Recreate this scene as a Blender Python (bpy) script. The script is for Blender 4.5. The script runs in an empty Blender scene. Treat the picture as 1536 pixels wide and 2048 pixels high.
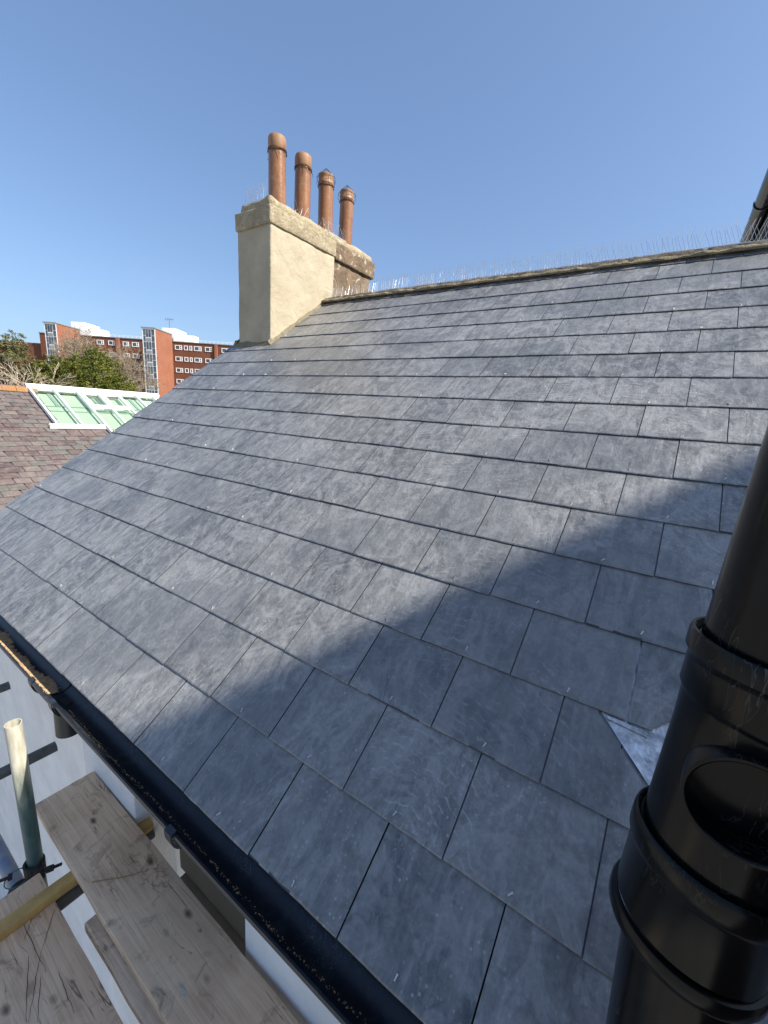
import bpy, bmesh, math, random
from mathutils import Vector, Matrix, noise
random.seed(7)
R = math.radians
S = bpy.context.scene
COL = S.collection

# ------------------------------------------------------------------ camera
cam_d = bpy.data.cameras.new("camera")
cam = bpy.data.objects.new("camera", cam_d)
COL.objects.link(cam)
CX, CYv, CZ = (0.82526, 0.56099, 0.06500), (0.18053, -0.15301, -0.97159), (-0.53511, 0.81356, -0.22755)
cam.matrix_world = Matrix(((CX[0], -CYv[0], -CZ[0], 0.34015), (CX[1], -CYv[1], -CZ[1], -0.45162),
                           (CX[2], -CYv[2], -CZ[2], 0.95661), (0, 0, 0, 1)))
cam_d.sensor_fit = 'HORIZONTAL'
cam_d.sensor_width = 36.0
cam_d.lens = 821.12 / 1536 * 36
cam_d.clip_start = 0.02
cam_d.clip_end = 3000
S.camera = cam

# ------------------------------------------------------------------ light
SUN_AZ, SUN_EL = R(12), R(42)
world = bpy.data.worlds.new("World")
S.world = world
world.use_nodes = True
wn = world.node_tree
sky = wn.nodes.new("ShaderNodeTexSky")
sky.sky_type = 'NISHITA'
sky.sun_disc = False
sky.sun_elevation = SUN_EL
sky.sun_rotation = R(90) - SUN_AZ
sky.altitude = 0
sky.air_density = 1.0
sky.dust_density = 2.0
sky.ozone_density = 1.0
gam = wn.nodes.new("ShaderNodeGamma")
gam.inputs[1].default_value = 0.74
tint = wn.nodes.new("ShaderNodeMix")
tint.data_type = 'RGBA'; tint.blend_type = 'MULTIPLY'
tint.inputs[0].default_value = 1.0
tint.inputs[7].default_value = (0.757, 0.925, 1.165, 1)
wn.links.new(sky.outputs[0], gam.inputs[0])
wn.links.new(gam.outputs[0], tint.inputs[6])
wn.links.new(tint.outputs[2], wn.nodes["Background"].inputs[0])
wn.nodes["Background"].inputs[1].default_value = 0.130
sun_d = bpy.data.lights.new("sun", 'SUN')
sun_d.energy = 5.0
sun_d.angle = R(0.53)
sun_d.color = (1.0, 0.93, 0.82)
sun = bpy.data.objects.new("sun", sun_d)
COL.objects.link(sun)
sdir = Vector((math.cos(SUN_EL) * math.cos(SUN_AZ), math.cos(SUN_EL) * math.sin(SUN_AZ), math.sin(SUN_EL)))
sun.rotation_euler = sdir.to_track_quat('Z', 'Y').to_euler()
sun.location = sdir * 30
S.view_settings.view_transform = 'Standard'
S.view_settings.look = 'None'
S.view_settings.exposure = 0.91
S.view_settings.gamma = 1.0
S.view_settings.use_curve_mapping = False

# ------------------------------------------------------------------ helpers
def link(o):
    COL.objects.link(o)
    return o

def meta(o, label=None, cat=None, group=None, kind=None):
    if label: o["label"] = label
    if cat: o["category"] = cat
    if group: o["group"] = group
    if kind: o["kind"] = kind
    return o

def empty(name, loc=(0, 0, 0), label=None, cat=None, group=None, rz=0.0):
    o = bpy.data.objects.new(name, None)
    o.empty_display_size = 0.1
    o.location = loc
    o.rotation_euler = (0, 0, rz)
    link(o)
    return meta(o, label, cat, group)

def mobj(name, me, mat=None, parent=None, loc=None, rot=None):
    o = bpy.data.objects.new(name, me)
    if mat is not None and len(me.materials) == 0:
        me.materials.append(mat)
    if parent is not None: o.parent = parent
    if loc is not None: o.location = loc
    if rot is not None: o.rotation_euler = rot
    return link(o)

def tomesh(bm, name, smooth=False, angle=None):
    me = bpy.data.meshes.new(name)
    bmesh.ops.recalc_face_normals(bm, faces=bm.faces)
    if smooth:
        for f in bm.faces: f.smooth = True
        if angle is not None:
            for e in bm.edges:
                if len(e.link_faces) == 2 and e.calc_face_angle(0) > angle: e.smooth = False
    bm.to_mesh(me)
    bm.free()
    return me

def add_box(bm, x0, x1, y0, y1, z0, z1, bevel=0.0, M=None):
    v = [bm.verts.new(p) for p in ((x0, y0, z0), (x1, y0, z0), (x1, y1, z0), (x0, y1, z0),
                                   (x0, y0, z1), (x1, y0, z1), (x1, y1, z1), (x0, y1, z1))]
    if M is not None:
        for q in v: q.co = M @ q.co
    fs = [bm.faces.new([v[i] for i in f]) for f in ((3, 2, 1, 0), (4, 5, 6, 7), (0, 1, 5, 4), (1, 2, 6, 5), (2, 3, 7, 6), (3, 0, 4, 7))]
    if bevel > 0:
        es = set(e for f in fs for e in f.edges)
        bmesh.ops.bevel(bm, geom=list(es), offset=bevel, segments=2, affect='EDGES', profile=0.5)
    return v

def box(name, b, mat, parent=None, bevel=0.0, M=None):
    bm = bmesh.new()
    add_box(bm, *b, bevel=bevel, M=M)
    return mobj(name, tomesh(bm, name), mat, parent)

def frame_for(d):
    d = d.normalized()
    up = Vector((0, 0, 1)) if abs(d.z) < 0.95 else Vector((1, 0, 0))
    a = d.cross(up).normalized()
    return a, d.cross(a).normalized()

def add_tube(bm, pts, radii, n=8, cap=True):
    pts = [Vector(p) for p in pts]
    if not hasattr(radii, '__len__'): radii = [radii] * len(pts)
    rings = []
    a, b = frame_for(pts[1] - pts[0])
    for i, p in enumerate(pts):
        d = (pts[min(i + 1, len(pts) - 1)] - pts[max(i - 1, 0)]).normalized()
        a = (a - d * a.dot(d)).normalized()
        b = d.cross(a)
        rings.append([bm.verts.new(p + (a * math.cos(2 * math.pi * k / n) + b * math.sin(2 * math.pi * k / n)) * radii[i]) for k in range(n)])
    for r0, r1 in zip(rings, rings[1:]):
        for k in range(n):
            bm.faces.new((r0[k], r0[(k + 1) % n], r1[(k + 1) % n], r1[k]))
    if cap:
        bm.faces.new(rings[0][::-1])
        bm.faces.new(rings[-1])

def tube(name, pts, radii, mat, parent=None, n=10, smooth=True):
    bm = bmesh.new()
    add_tube(bm, pts, radii, n)
    return mobj(name, tomesh(bm, name, smooth, R(40)), mat, parent)

def add_lathe(bm, prof, n=32, M=None, close=False):
    rings = []
    for r, z in prof:
        ring = [bm.verts.new((r * math.cos(2 * math.pi * k / n), r * math.sin(2 * math.pi * k / n), z)) for k in range(n)]
        if M is not None:
            for v in ring: v.co = M @ v.co
        rings.append(ring)
    prs = list(zip(rings, rings[1:]))
    if close: prs.append((rings[-1], rings[0]))
    for r0, r1 in prs:
        for k in range(n):
            bm.faces.new((r0[k], r0[(k + 1) % n], r1[(k + 1) % n], r1[k]))
    if not close:
        bm.faces.new(rings[0][::-1])
        bm.faces.new(rings[-1])

def add_prism(bm, poly, depth, to3):
    """poly: list of 2D points; to3(p, h) -> Vector; extruded from h=0 to h=depth"""
    a = [bm.verts.new(to3(p, 0.0)) for p in poly]
    b = [bm.verts.new(to3(p, depth)) for p in poly]
    n = len(poly)
    bm.faces.new(a[::-1]); bm.faces.new(b)
    for i in range(n):
        bm.faces.new((a[i], a[(i + 1) % n], b[(i + 1) % n], b[i]))

def rough_box(name, b, mat, parent, step=0.05, amp=0.004, freq=6.0, bevel=0.012, smooth=True, seed=0.0, taper=None):
    """a box cut into a grid and pushed about by noise: hand-trowelled or weathered masonry"""
    x0, x1, y0, y1, z0, z1 = b
    bm = bmesh.new()
    bmesh.ops.create_cube(bm, size=1.0)
    for v in bm.verts:
        v.co = Vector((x0 + (v.co.x + .5) * (x1 - x0), y0 + (v.co.y + .5) * (y1 - y0), z0 + (v.co.z + .5) * (z1 - z0)))
    if bevel: bmesh.ops.bevel(bm, geom=bm.edges[:], offset=bevel, segments=2, affect='EDGES', profile=0.5)
    for ax, (lo, hi) in enumerate(((x0, x1), (y0, y1), (z0, z1))):
        k = max(1, int((hi - lo) / step))
        for i in range(1, k):
            co = [0, 0, 0]; no = [0, 0, 0]
            co[ax] = lo + (hi - lo) * i / k; no[ax] = 1
            bmesh.ops.bisect_plane(bm, geom=bm.verts[:] + bm.edges[:] + bm.faces[:], plane_co=co, plane_no=no)
    bm.normal_update()
    for v in bm.verts:
        p = v.co * freq + Vector((seed, seed * 1.7, 3.1))
        d = noise.noise(p) + 0.5 * noise.noise(p * 2.3) + .3 * noise.noise(p * 5.1)
        v.co += v.normal * d * amp
        if taper: v.co = taper(v.co)
    return mobj(name, tomesh(bm, name, smooth, R(50)), mat, parent)

# ------------------------------------------------------------------ materials
class NT:
    def __init__(self, name, rough=0.6, spec=0.5, metal=0.0):
        self.m = bpy.data.materials.new(name)
        self.m.use_nodes = True
        self.t = self.m.node_tree
        self.n = self.t.nodes
        self.b = self.n["Principled BSDF"]
        self.b.inputs["Roughness"].default_value = rough
        self.b.inputs["Specular IOR Level"].default_value = spec
        self.b.inputs["Metallic"].default_value = metal
        self.tc = None
    def L(self, a, b): self.t.links.new(a, b)
    def coord(self, kind='Object', scale=(1, 1, 1), rand=False):
        tc = self.n.new("ShaderNodeTexCoord")
        mp = self.n.new("ShaderNodeMapping")
        mp.inputs["Scale"].default_value = scale
        src = tc.outputs[kind]
        if rand:
            oi = self.n.new("ShaderNodeObjectInfo")
            mu = self.n.new("ShaderNodeMath"); mu.operation = 'MULTIPLY'; mu.inputs[1].default_value = 37.0
            self.L(oi.outputs["Random"], mu.inputs[0])
            ad = self.n.new("ShaderNodeVectorMath"); ad.operation = 'ADD'
            self.L(src, ad.inputs[0]); self.L(mu.outputs[0], ad.inputs[1])
            src = ad.outputs[0]
        self.L(src, mp.inputs[0])
        return mp.outputs[0]
    def world(self, scale=(1, 1, 1)):
        g = self.n.new("ShaderNodeNewGeometry")
        mp = self.n.new("ShaderNodeMapping")
        mp.inputs["Scale"].default_value = scale
        self.L(g.outputs["Position"], mp.inputs[0])
        return mp.outputs[0]
    def noise(self, vec, scale, detail=4, rough=0.55, dist=0.0):
        x = self.n.new("ShaderNodeTexNoise")
        x.inputs["Scale"].default_value = scale
        x.inputs["Detail"].default_value = detail
        x.inputs["Roughness"].default_value = rough
        x.inputs["Distortion"].default_value = dist
        self.L(vec, x.inputs["Vector"])
        return x.outputs["Fac"]
    def voro(self, vec, scale, feature='F1', out="Distance"):
        x = self.n.new("ShaderNodeTexVoronoi")
        x.feature = feature
        x.inputs["Scale"].default_value = scale
        self.L(vec, x.inputs["Vector"])
        return x.outputs[out]
    def ramp(self, fac, stops):
        r = self.n.new("ShaderNodeValToRGB")
        el = r.color_ramp.elements
        while len(el) < len(stops): el.new(0.5)
        for e, (p, c) in zip(el, stops):
            e.position = p
            e.color = (c, c, c, 1) if not hasattr(c, '__len__') else (*c, 1)
        self.L(fac, r.inputs[0])
        return r.outputs[0]
    def mix(self, fac, a, b, mode='MIX'):
        x = self.n.new("ShaderNodeMix")
        x.data_type = 'RGBA'; x.blend_type = mode
        for v, i in ((fac, 0), (a, 6), (b, 7)):
            if hasattr(v, 'is_linked'): self.L(v, x.inputs[i])
            elif i == 0: x.inputs[0].default_value = v
            else: x.inputs[i].default_value = (*v, 1)
        return x.outputs[2]
    def math(self, op, a, b=0.0, clamp=False):
        x = self.n.new("ShaderNodeMath"); x.operation = op; x.use_clamp = clamp
        for v, i in ((a, 0), (b, 1)):
            if hasattr(v, 'is_linked'): self.L(v, x.inputs[i])
            else: x.inputs[i].default_value = v
        return x.outputs[0]
    def rand(self):
        return self.n.new("ShaderNodeObjectInfo").outputs["Random"]
    def color(self, c):
        if hasattr(c, 'is_linked'): self.L(c, self.b.inputs["Base Color"])
        else: self.b.inputs["Base Color"].default_value = (*c, 1)
    def rough(self, f): self.L(f, self.b.inputs["Roughness"])
    def bump(self, h, strength=0.3, dist=0.01):
        x = self.n.new("ShaderNodeBump")
        x.inputs["Strength"].default_value = strength
        x.inputs["Distance"].default_value = dist
        self.L(h, x.inputs["Height"])
        self.L(x.outputs[0], self.b.inputs["Normal"])

def simple(name, c, rough=0.6, var=0.15, scale=8, bump=0.0, metal=0.0, spec=0.5, c2=None, kind='Object', bscale=60):
    t = NT(name, rough, spec, metal)
    co = t.coord(kind)
    n = t.noise(co, scale, 6, 0.6)
    c2 = c2 or tuple(x * (1 - var) for x in c)
    t.color(t.mix(t.ramp(n, [(0.35, 0.0), (0.65, 1.0)]), c2, c))
    if bump: t.bump(t.noise(co, bscale, 5, 0.6), bump, 0.005)
    return t.m

def mat_slate():
    t = NT("new_slate", 0.5, 0.5)
    co = t.coord('Object', (1, 1, 1), True)
    st = t.coord('Object', (46, 4.2, 1), True)
    w = t.world()
    big = t.noise(w, 1.7, 5, 0.55, 0.6)
    dust = t.noise(co, 17, 8, 0.72, 0.9)
    streak = t.noise(st, 1.0, 6, 0.65, 0.3)
    fine = t.noise(co, 95, 5, 0.75)
    base = t.mix(t.rand(), (0.046, 0.050, 0.055), (0.108, 0.109, 0.110))
    k = t.math('ADD', t.math('MULTIPLY', dust, 0.78), t.math('MULTIPLY', big, 0.34))
    dusty = t.ramp(k, [(0.40, 0.0), (0.74, 1.0)])
    c = t.mix(t.math('MULTIPLY', dusty, 0.75), base, (0.275, 0.275, 0.272))
    c = t.mix(t.math('MULTIPLY', t.ramp(streak, [(0.50, 0.0), (0.70, 1.0)]), 0.24), c, (0.34, 0.34, 0.338))
    c = t.mix(t.math('MULTIPLY', t.ramp(streak, [(0.25, 1.0), (0.47, 0.0)]), 0.42), c, (0.055, 0.062, 0.072))
    scr = t.noise(t.coord('Object', (60, 7, 1), True), 1.0, 2, 0.5, 1.0)
    line2 = t.ramp(t.math('ABSOLUTE', t.math('SUBTRACT', scr, 0.52)), [(0.0, 1.0), (0.010, 0.0)])
    patch2 = t.ramp(t.noise(w, 4.0, 3, 0.5), [(0.54, 0.0), (0.66, 1.0)])
    c = t.mix(t.math('MULTIPLY', t.math('MULTIPLY', line2, patch2), 0.35), c, (0.52, 0.53, 0.55))
    # crumbs and dried drops
    dots = t.ramp(t.voro(co, 75), [(0.12, 1.0), (0.24, 0.0)])
    dpatch = t.ramp(t.noise(co, 7.0, 4, 0.6), [(0.46, 0.0), (0.66, 1.0)])
    c = t.mix(t.math('MULTIPLY', t.math('MULTIPLY', dots, dpatch), 0.34), c, (0.62, 0.63, 0.64))
    c = t.mix(0.6, c, t.ramp(fine, [(0.3, 0.32), (0.7, 0.68)]), 'OVERLAY')
    c = t.mix(0.18, c, t.ramp(t.noise(co, 48, 5, 0.7, 0.5), [(0.32, 0.36), (0.68, 0.66)]), 'OVERLAY')
    # trowel and glove smears: curved parallel strokes in a few places, rubbed darker patches with a soft-edged outline
    wv = t.n.new("ShaderNodeTexWave"); wv.wave_type = 'RINGS'; wv.rings_direction = 'SPHERICAL'
    wv.inputs["Scale"].default_value = 17; wv.inputs["Distortion"].default_value = 8.0
    wv.inputs["Detail"].default_value = 2.5; wv.inputs["Detail Scale"].default_value = 1.2
    t.L(t.world((1.0, 0.8, 1.0)), wv.inputs["Vector"])
    sm = t.math('MULTIPLY', t.ramp(wv.outputs["Fac"], [(0.80, 0.0), (0.97, 1.0)]), t.ramp(t.noise(w, 3.1, 3, 0.6), [(0.50, 0.0), (0.64, 1.0)]))
    brk = t.ramp(t.noise(co, 38, 4, 0.7), [(0.45, 0.0), (0.62, 1.0)])
    c = t.mix(t.math('MULTIPLY', t.math('MULTIPLY', sm, brk), 0.34), c, (0.54, 0.55, 0.56))
    swirl = t.noise(t.coord('Object', (7, 4.2, 5), True), 1.0, 5, 0.62, 2.6)
    swm = t.ramp(swirl, [(0.50, 0.0), (0.585, 1.0), (0.60, 0.75), (0.72, 0.2)])
    c = t.mix(t.math('MULTIPLY', swm, 0.34), c, (0.34, 0.345, 0.35))
    rub = t.ramp(t.noise(w, 1.9, 1.5, 0.4, 0.3), [(0.565, 0.0), (0.585, 1.0)])
    c = t.mix(t.math('MULTIPLY', rub, 0.36), c, (0.080, 0.088, 0.098))
    t.color(c)
    t.rough(t.math('ADD', 0.24, t.math('MULTIPLY', k, 0.28)))
    t.b.inputs['Specular IOR Level'].default_value = 0.7
    h = t.math('ADD', t.math('MULTIPLY', t.noise(t.coord('Object', (14, 7, 8), True), 1.5, 6, 0.62, 0.6), 1.0), t.math('MULTIPLY', fine, 0.16))
    t.bump(h, 0.42, 0.012)
    return t.m

def mat_wood():
    t = NT("scaffold_wood", 0.75, 0.3)
    co = t.coord('Object', (1, 1, 1), True)
    g = t.noise(t.coord('Object', (2.2, 60, 60), True), 1.0, 8, 0.65, 1.1)
    big = t.noise(co, 4, 6, 0.65, 0.6)
    c = t.mix(t.ramp(g, [(0.3, 0.0), (0.7, 1.0)]), (0.47, 0.315, 0.200), (0.83, 0.590, 0.395))
    c = t.mix(t.math('MULTIPLY', t.ramp(big, [(0.38, 0.0), (0.68, 1.0)]), 0.65), c, (0.86, 0.65, 0.46))
    dark = t.ramp(t.noise(co, 11, 5, 0.7, 1.0), [(0.56, 0.0), (0.74, 1.0)])
    c = t.mix(t.math('MULTIPLY', dark, 0.75), c, (0.16, 0.105, 0.07))
    # knots
    v = t.voro(t.coord('Object', (6.5, 12, 4), True), 1.0)
    kn = t.ramp(t.math('ADD', v, t.math('MULTIPLY', t.noise(co, 40, 3), 0.06)), [(0.08, 1.0), (0.19, 0.0)])
    c = t.mix(t.math('MULTIPLY', kn, 0.85), c, (0.075, 0.048, 0.036))
    # splits along the grain
    sp = t.noise(t.coord('Object', (1.6, 34, 10), True), 1.0, 3, 0.5, 0.5)
    ln = t.ramp(t.math('ABSOLUTE', t.math('SUBTRACT', sp, 0.5)), [(0.0, 1.0), (0.008, 0.0)])
    pm = t.ramp(t.noise(co, 3.0, 2), [(0.5, 0.0), (0.56, 1.0)])
    c = t.mix(t.math('MULTIPLY', t.math('MULTIPLY', ln, pm), 0.8), c, (0.04, 0.03, 0.026))
    # plaster splashes
    wv = t.ramp(t.noise(co, 16, 6, 0.7, 1.4), [(0.70, 0.0), (0.74, 1.0)])
    c = t.mix(t.math('MULTIPLY', wv, 0.55), c, (0.5, 0.5, 0.5))
    t.color(c)
    t.bump(t.math('ADD', t.math('MULTIPLY', g, 0.7), t.math('MULTIPLY', ln, -0.6)), 0.5, 0.004)
    return t.m

def mat_render():
    t = NT("cream_render", 0.85, 0.25)
    w = t.world()
    n1 = t.noise(w, 5, 7, 0.62, 0.5)
    n2 = t.noise(w, 2.0, 4, 0.55)
    c = t.mix(t.ramp(n1, [(0.3, 0.0), (0.7, 1.0)]), (0.325, 0.280, 0.203), (0.415, 0.366, 0.272))
    c = t.mix(t.math('MULTIPLY', t.ramp(n2, [(0.45, 0.0), (0.7, 1.0)]), 0.5), c, (0.29, 0.245, 0.170))
    sp = t.ramp(t.voro(w, 26), [(0.05, 1.0), (0.10, 0.0)])
    c = t.mix(t.math('MULTIPLY', t.math('MULTIPLY', sp, t.ramp(n1, [(0.5, 0.0), (0.6, 1.0)])), 0.5), c, (0.2, 0.16, 0.1))
    t.color(c)
    t.bump(t.math('ADD', t.noise(w, 7, 7, 0.62, 1.2), t.math('MULTIPLY', t.noise(w, 90, 3), 0.10)), 0.5, 0.03)
    return t.m

def mat_stone(name, a, b, lichen, s=7.0):
    t = NT(name, 0.9, 0.25)
    w = t.world()
    n = t.noise(w, s, 8, 0.68, 0.6)
    c = t.mix(t.ramp(n, [(0.32, 0.0), (0.68, 1.0)]), a, b)
    l = t.ramp(t.noise(w, s * 1.7, 7, 0.7, 1.2), [(0.56, 0.0), (0.64, 1.0)])
    c = t.mix(t.math('MULTIPLY', l, 0.75), c, lichen)
    d = t.ramp(t.noise(w, s * 2.6, 5, 0.65), [(0.6, 0.0), (0.72, 1.0)])
    c = t.mix(t.math('MULTIPLY', d, 0.7), c, tuple(x * 0.35 for x in a))
    t.color(c)
    t.bump(t.noise(w, s * 5, 7, 0.7), 0.9, 0.02)
    return t.m

def mat_plastic(name, base, r=0.3, dust=0.4, dcol=(0.10, 0.10, 0.095), spec=0.5):
    t = NT(name, r, 0.5)
    co = t.coord('Object')
    n = t.noise(co, 14, 7, 0.7, 0.8)
    sc = t.noise(t.coord('Object', (60, 60, 9)), 1.0, 3, 0.5, 1.5)
    ln = t.ramp(t.math('ABSOLUTE', t.math('SUBTRACT', sc, 0.5)), [(0.0, 1.0), (0.012, 0.0)])
    pm = t.ramp(t.noise(co, 9, 3), [(0.52, 0.0), (0.66, 1.0)])
    c = t.mix(t.math('MULTIPLY', t.ramp(n, [(0.5, 0.0), (0.78, 1.0)]), dust), base, dcol)
    c = t.mix(t.math('MULTIPLY', t.math('MULTIPLY', ln, pm), 0.6), c, tuple(x * 2.2 for x in dcol))
    t.color(c)
    t.rough(t.math('ADD', r - 0.08, t.math('MULTIPLY', n, 0.25)))
    t.b.inputs["Specular IOR Level"].default_value = spec
    t.bump(t.noise(co, 60, 3), 0.03, 0.002)
    return t.m

def mat_pot():
    t = NT("salt_glazed_clay", 0.32, 0.5)
    co = t.coord('Object', (1, 1, 1), True)
    n = t.noise(t.coord('Object', (10, 10, 3), True), 1.3, 6, 0.65, 0.6)
    c = t.mix(t.ramp(n, [(0.3, 0.0), (0.7, 1.0)]), (0.150, 0.066, 0.030), (0.285, 0.135, 0.060))
    c = t.mix(t.math('MULTIPLY', t.ramp(t.noise(co, 22, 5, 0.7), [(0.5, 0.0), (0.7, 1.0)]), 0.55), c, (0.30, 0.19, 0.105))
    z = t.n.new("ShaderNodeSeparateXYZ"); t.L(t.coord('Object'), z.inputs[0])
    top = t.ramp(t.math('ADD', z.outputs[2], t.math('MULTIPLY', t.noise(co, 14, 4), 0.08)), [(0.50, 0.0), (0.57, 1.0)])
    c = t.mix(t.math('MULTIPLY', top, 0.4), c, (0.33, 0.19, 0.095))
    soot = t.ramp(t.noise(t.coord('Object', (22, 22, 2.5), True), 1.0, 5, 0.65, 0.6), [(0.52, 0.0), (0.72, 1.0)])
    c = t.mix(t.math('MULTIPLY', soot, 0.6), c, (0.085, 0.045, 0.030))
    t.color(c)
    t.rough(t.math('ADD', 0.22, t.math('MULTIPLY', top, 0.45)))
    t.bump(t.noise(co, 26, 5, 0.6), 0.3, 0.006)
    return t.m

def mat_foliage(name, a, b, s=3.0):
    t = NT(name, 0.75, 0.15)
    w = t.world()
    c = t.mix(t.ramp(t.noise(w, s, 4, 0.6), [(0.35, 0.0), (0.65, 1.0)]), a, b)
    t.color(c)
    return t.m

def mat_brick_far(name, k=1.0, g=1.0):
    t = NT(name, 0.9, 0.2)
    w = t.world()
    n = t.noise(w, 0.45, 5, 0.6)
    n2 = t.noise(t.world((2.4, 2.4, 7)), 1.4, 3, 0.6)
    c = t.mix(t.ramp(n, [(0.3, 0.0), (0.7, 1.0)]), (0.235 * k, 0.092 * k * g, 0.056 * k * g), (0.30 * k, 0.128 * k * g, 0.076 * k * g))
    c = t.mix(t.math('MULTIPLY', t.ramp(n2, [(0.42, 0.0), (0.7, 1.0)]), 0.45), c, (0.17 * k, 0.066 * k * g, 0.042 * k * g))
    t.color(c)
    return t.m

def mat_tube_paint():
    t = NT("galvanised_green", 0.42, 0.5)
    co = t.world()
    z = t.n.new("ShaderNodeSeparateXYZ"); t.L(co, z.inputs[0])
    n = t.noise(t.world((30, 30, 6)), 1.5, 5, 0.65)
    f = t.math('ADD', z.outputs[2], t.math('MULTIPLY', n, 0.22))
    c = t.ramp(f, [(0.0, 0.0), (1.0, 1.0)])
    green = t.mix(t.ramp(n, [(0.35, 0.0), (0.65, 1.0)]), (0.030, 0.085, 0.085), (0.085, 0.15, 0.14))
    grey = t.mix(t.ramp(n, [(0.35, 0.0), (0.65, 1.0)]), (0.30, 0.28, 0.21), (0.52, 0.50, 0.42))
    m = t.math('MULTIPLY', t.math('ADD', f, 0.38), 5.0, True)
    t.color(t.mix(m, green, grey))
    t.bump(n, 0.15, 0.003)
    return t.m

def mat_old_slate():
    t = NT("old_slate", 0.8, 0.3)
    co = t.coord('Object', (1, 1, 1), True)
    base = t.ramp(t.rand(), [(0.0, (0.075, 0.057, 0.058)), (0.3, (0.112, 0.082, 0.080)), (0.5, (0.092, 0.090, 0.086)),
                             (0.7, (0.122, 0.100, 0.097)), (0.85, (0.085, 0.096, 0.085)), (1.0, (0.15, 0.118, 0.112))])
    n = t.noise(co, 7, 6, 0.7, 0.6)
    c = t.mix(t.math('MULTIPLY', t.ramp(n, [(0.45, 0.0), (0.7, 1.0)]), 0.5), base, (0.27, 0.215, 0.18))
    t.color(c)
    t.bump(t.noise(co, 25, 5, 0.7), 0.4, 0.01)
    return t.m

M_SLATE = mat_slate()
M_WOOD = mat_wood()
M_RENDER = mat_render()
M_STONE = mat_stone("weathered_chimney_stone", (0.085, 0.060, 0.042), (0.24, 0.175, 0.115), (0.56, 0.50, 0.40), 6)
M_BAND = mat_stone("lichened_band", (0.235, 0.190, 0.125), (0.42, 0.36, 0.245), (0.45, 0.41, 0.30), 9)
M_RIDGE = mat_stone("ridge_stone", (0.062, 0.052, 0.043), (0.155, 0.130, 0.100), (0.25, 0.215, 0.15), 14)
M_MORTAR = mat_stone("mortar", (0.17, 0.145, 0.095), (0.28, 0.24, 0.16), (0.34, 0.30, 0.21), 16)
M_POT = mat_pot()
M_BLACK = mat_plastic("black_plastic_pipe", (0.003, 0.0031, 0.0034), 0.17, 0.10, (0.050, 0.050, 0.047), 0.19)
M_GUTTER = mat_plastic("black_plastic_gutter", (0.014, 0.018, 0.026), 0.30, 0.35, (0.12, 0.125, 0.13))
M_DIRT = simple("dry_moss_dirt", (0.56, 0.385, 0.215), 0.95, 0.5, 60, 0.8)
M_WHITE = simple("white_masonry_paint", (0.87, 0.86, 0.84), 0.75, 0.10, 5.0, 0.5, c2=(0.76, 0.75, 0.73), bscale=38)
M_FRAME = simple("dark_window_frame", (0.030, 0.042, 0.040), 0.5, 0.4, 9)
M_SILL = simple("grey_sill", (0.36, 0.35, 0.32), 0.8, 0.2, 12, 0.3)
M_EDGE = simple("clean_slate_edge", (0.045, 0.048, 0.054), 0.6, 0.3, 60)
M_DECK = simple("roof_underlay", (0.02, 0.021, 0.024), 0.9, 0.2)
M_LEAD = simple("lead_sheet", (0.82, 0.83, 0.84), 0.28, 0.6, 34, 1.0, metal=0.6, bscale=30)
M_COPPER = simple("copper", (0.90, 0.78, 0.70), 0.38, 0.35, 60, metal=0.9)
M_STEEL = simple("stainless_wire", (0.72, 0.72, 0.72), 0.3, 0.1, metal=0.9)
M_CLEAR = simple("pale_spike_base", (0.5, 0.5, 0.5), 0.4, 0.1)
M_RUST = simple("rusty_wire", (0.075, 0.045, 0.032), 0.8, 0.4, 40)
M_TUBE = mat_tube_paint()
M_GALV = simple("dull_galvanised", (0.13, 0.135, 0.135), 0.55, 0.4, 20, metal=0.35)
M_BLUE = simple("blue_painted_tube", (0.13, 0.19, 0.29), 0.5, 0.45, 18, c2=(0.24, 0.26, 0.29))
M_COUPLER = simple("rusty_coupler", (0.045, 0.040, 0.036), 0.75, 0.5, 50, 0.5, metal=0.3)
M_BATTEN = simple("yellow_batten", (0.56, 0.36, 0.12), 0.7, 0.3, 14, 0.3)
M_OLD = mat_old_slate()
M_ORANGE = mat_stone("orange_ridge", (0.25, 0.12, 0.05), (0.36, 0.19, 0.085), (0.26, 0.23, 0.17), 5)
M_PVC = simple("white_upvc", (0.82, 0.83, 0.83), 0.45, 0.06)
M_ROOM = simple("pale_green_room", (0.42, 0.50, 0.385), 0.8, 0.08)
M_POST = simple("green_post", (0.25, 0.34, 0.27), 0.7, 0.1)
M_BRICK = mat_brick_far("red_brick")
M_BRICK2 = mat_brick_far("red_brick_darker", 0.58, 1.0)  # same brick colours scaled darker, for the main wall and low wing
M_WINWHITE = simple("white_window_frame", (0.75, 0.76, 0.76), 0.5, 0.05)
M_GLASSFAR = simple("dark_window_glass", (0.10, 0.115, 0.13), 0.08, 0.6, 0.8, kind='Object')
M_SPANDREL = simple("grey_spandrel", (0.22, 0.24, 0.24), 0.5, 0.1)
M_PENT = simple("white_plant_room", (0.78, 0.79, 0.79), 0.7, 0.08, 1.5)
M_YEW = mat_foliage("yew_leaf", (0.055, 0.078, 0.016), (0.185, 0.190, 0.036), 1.1)
M_CONIFER = mat_foliage("conifer_leaf", (0.060, 0.070, 0.026), (0.165, 0.150, 0.070), 1.2)
M_BARK = simple("bare_bark", (0.27, 0.215, 0.15), 0.9, 0.35, 2.0)
M_DEADBARK = simple("dead_bark", (0.42, 0.34, 0.27), 0.9, 0.3, 3.0)
M_GROUND = simple("yard_ground", (0.37, 0.355, 0.325), 0.9, 0.4, 0.7)
M_STRAW = simple("dry_straw", (0.38, 0.27, 0.13), 0.9, 0.3, 40)
M_SPLASH = simple("dried_white_splash", (0.62, 0.60, 0.55), 0.9, 0.4, 60)
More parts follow.
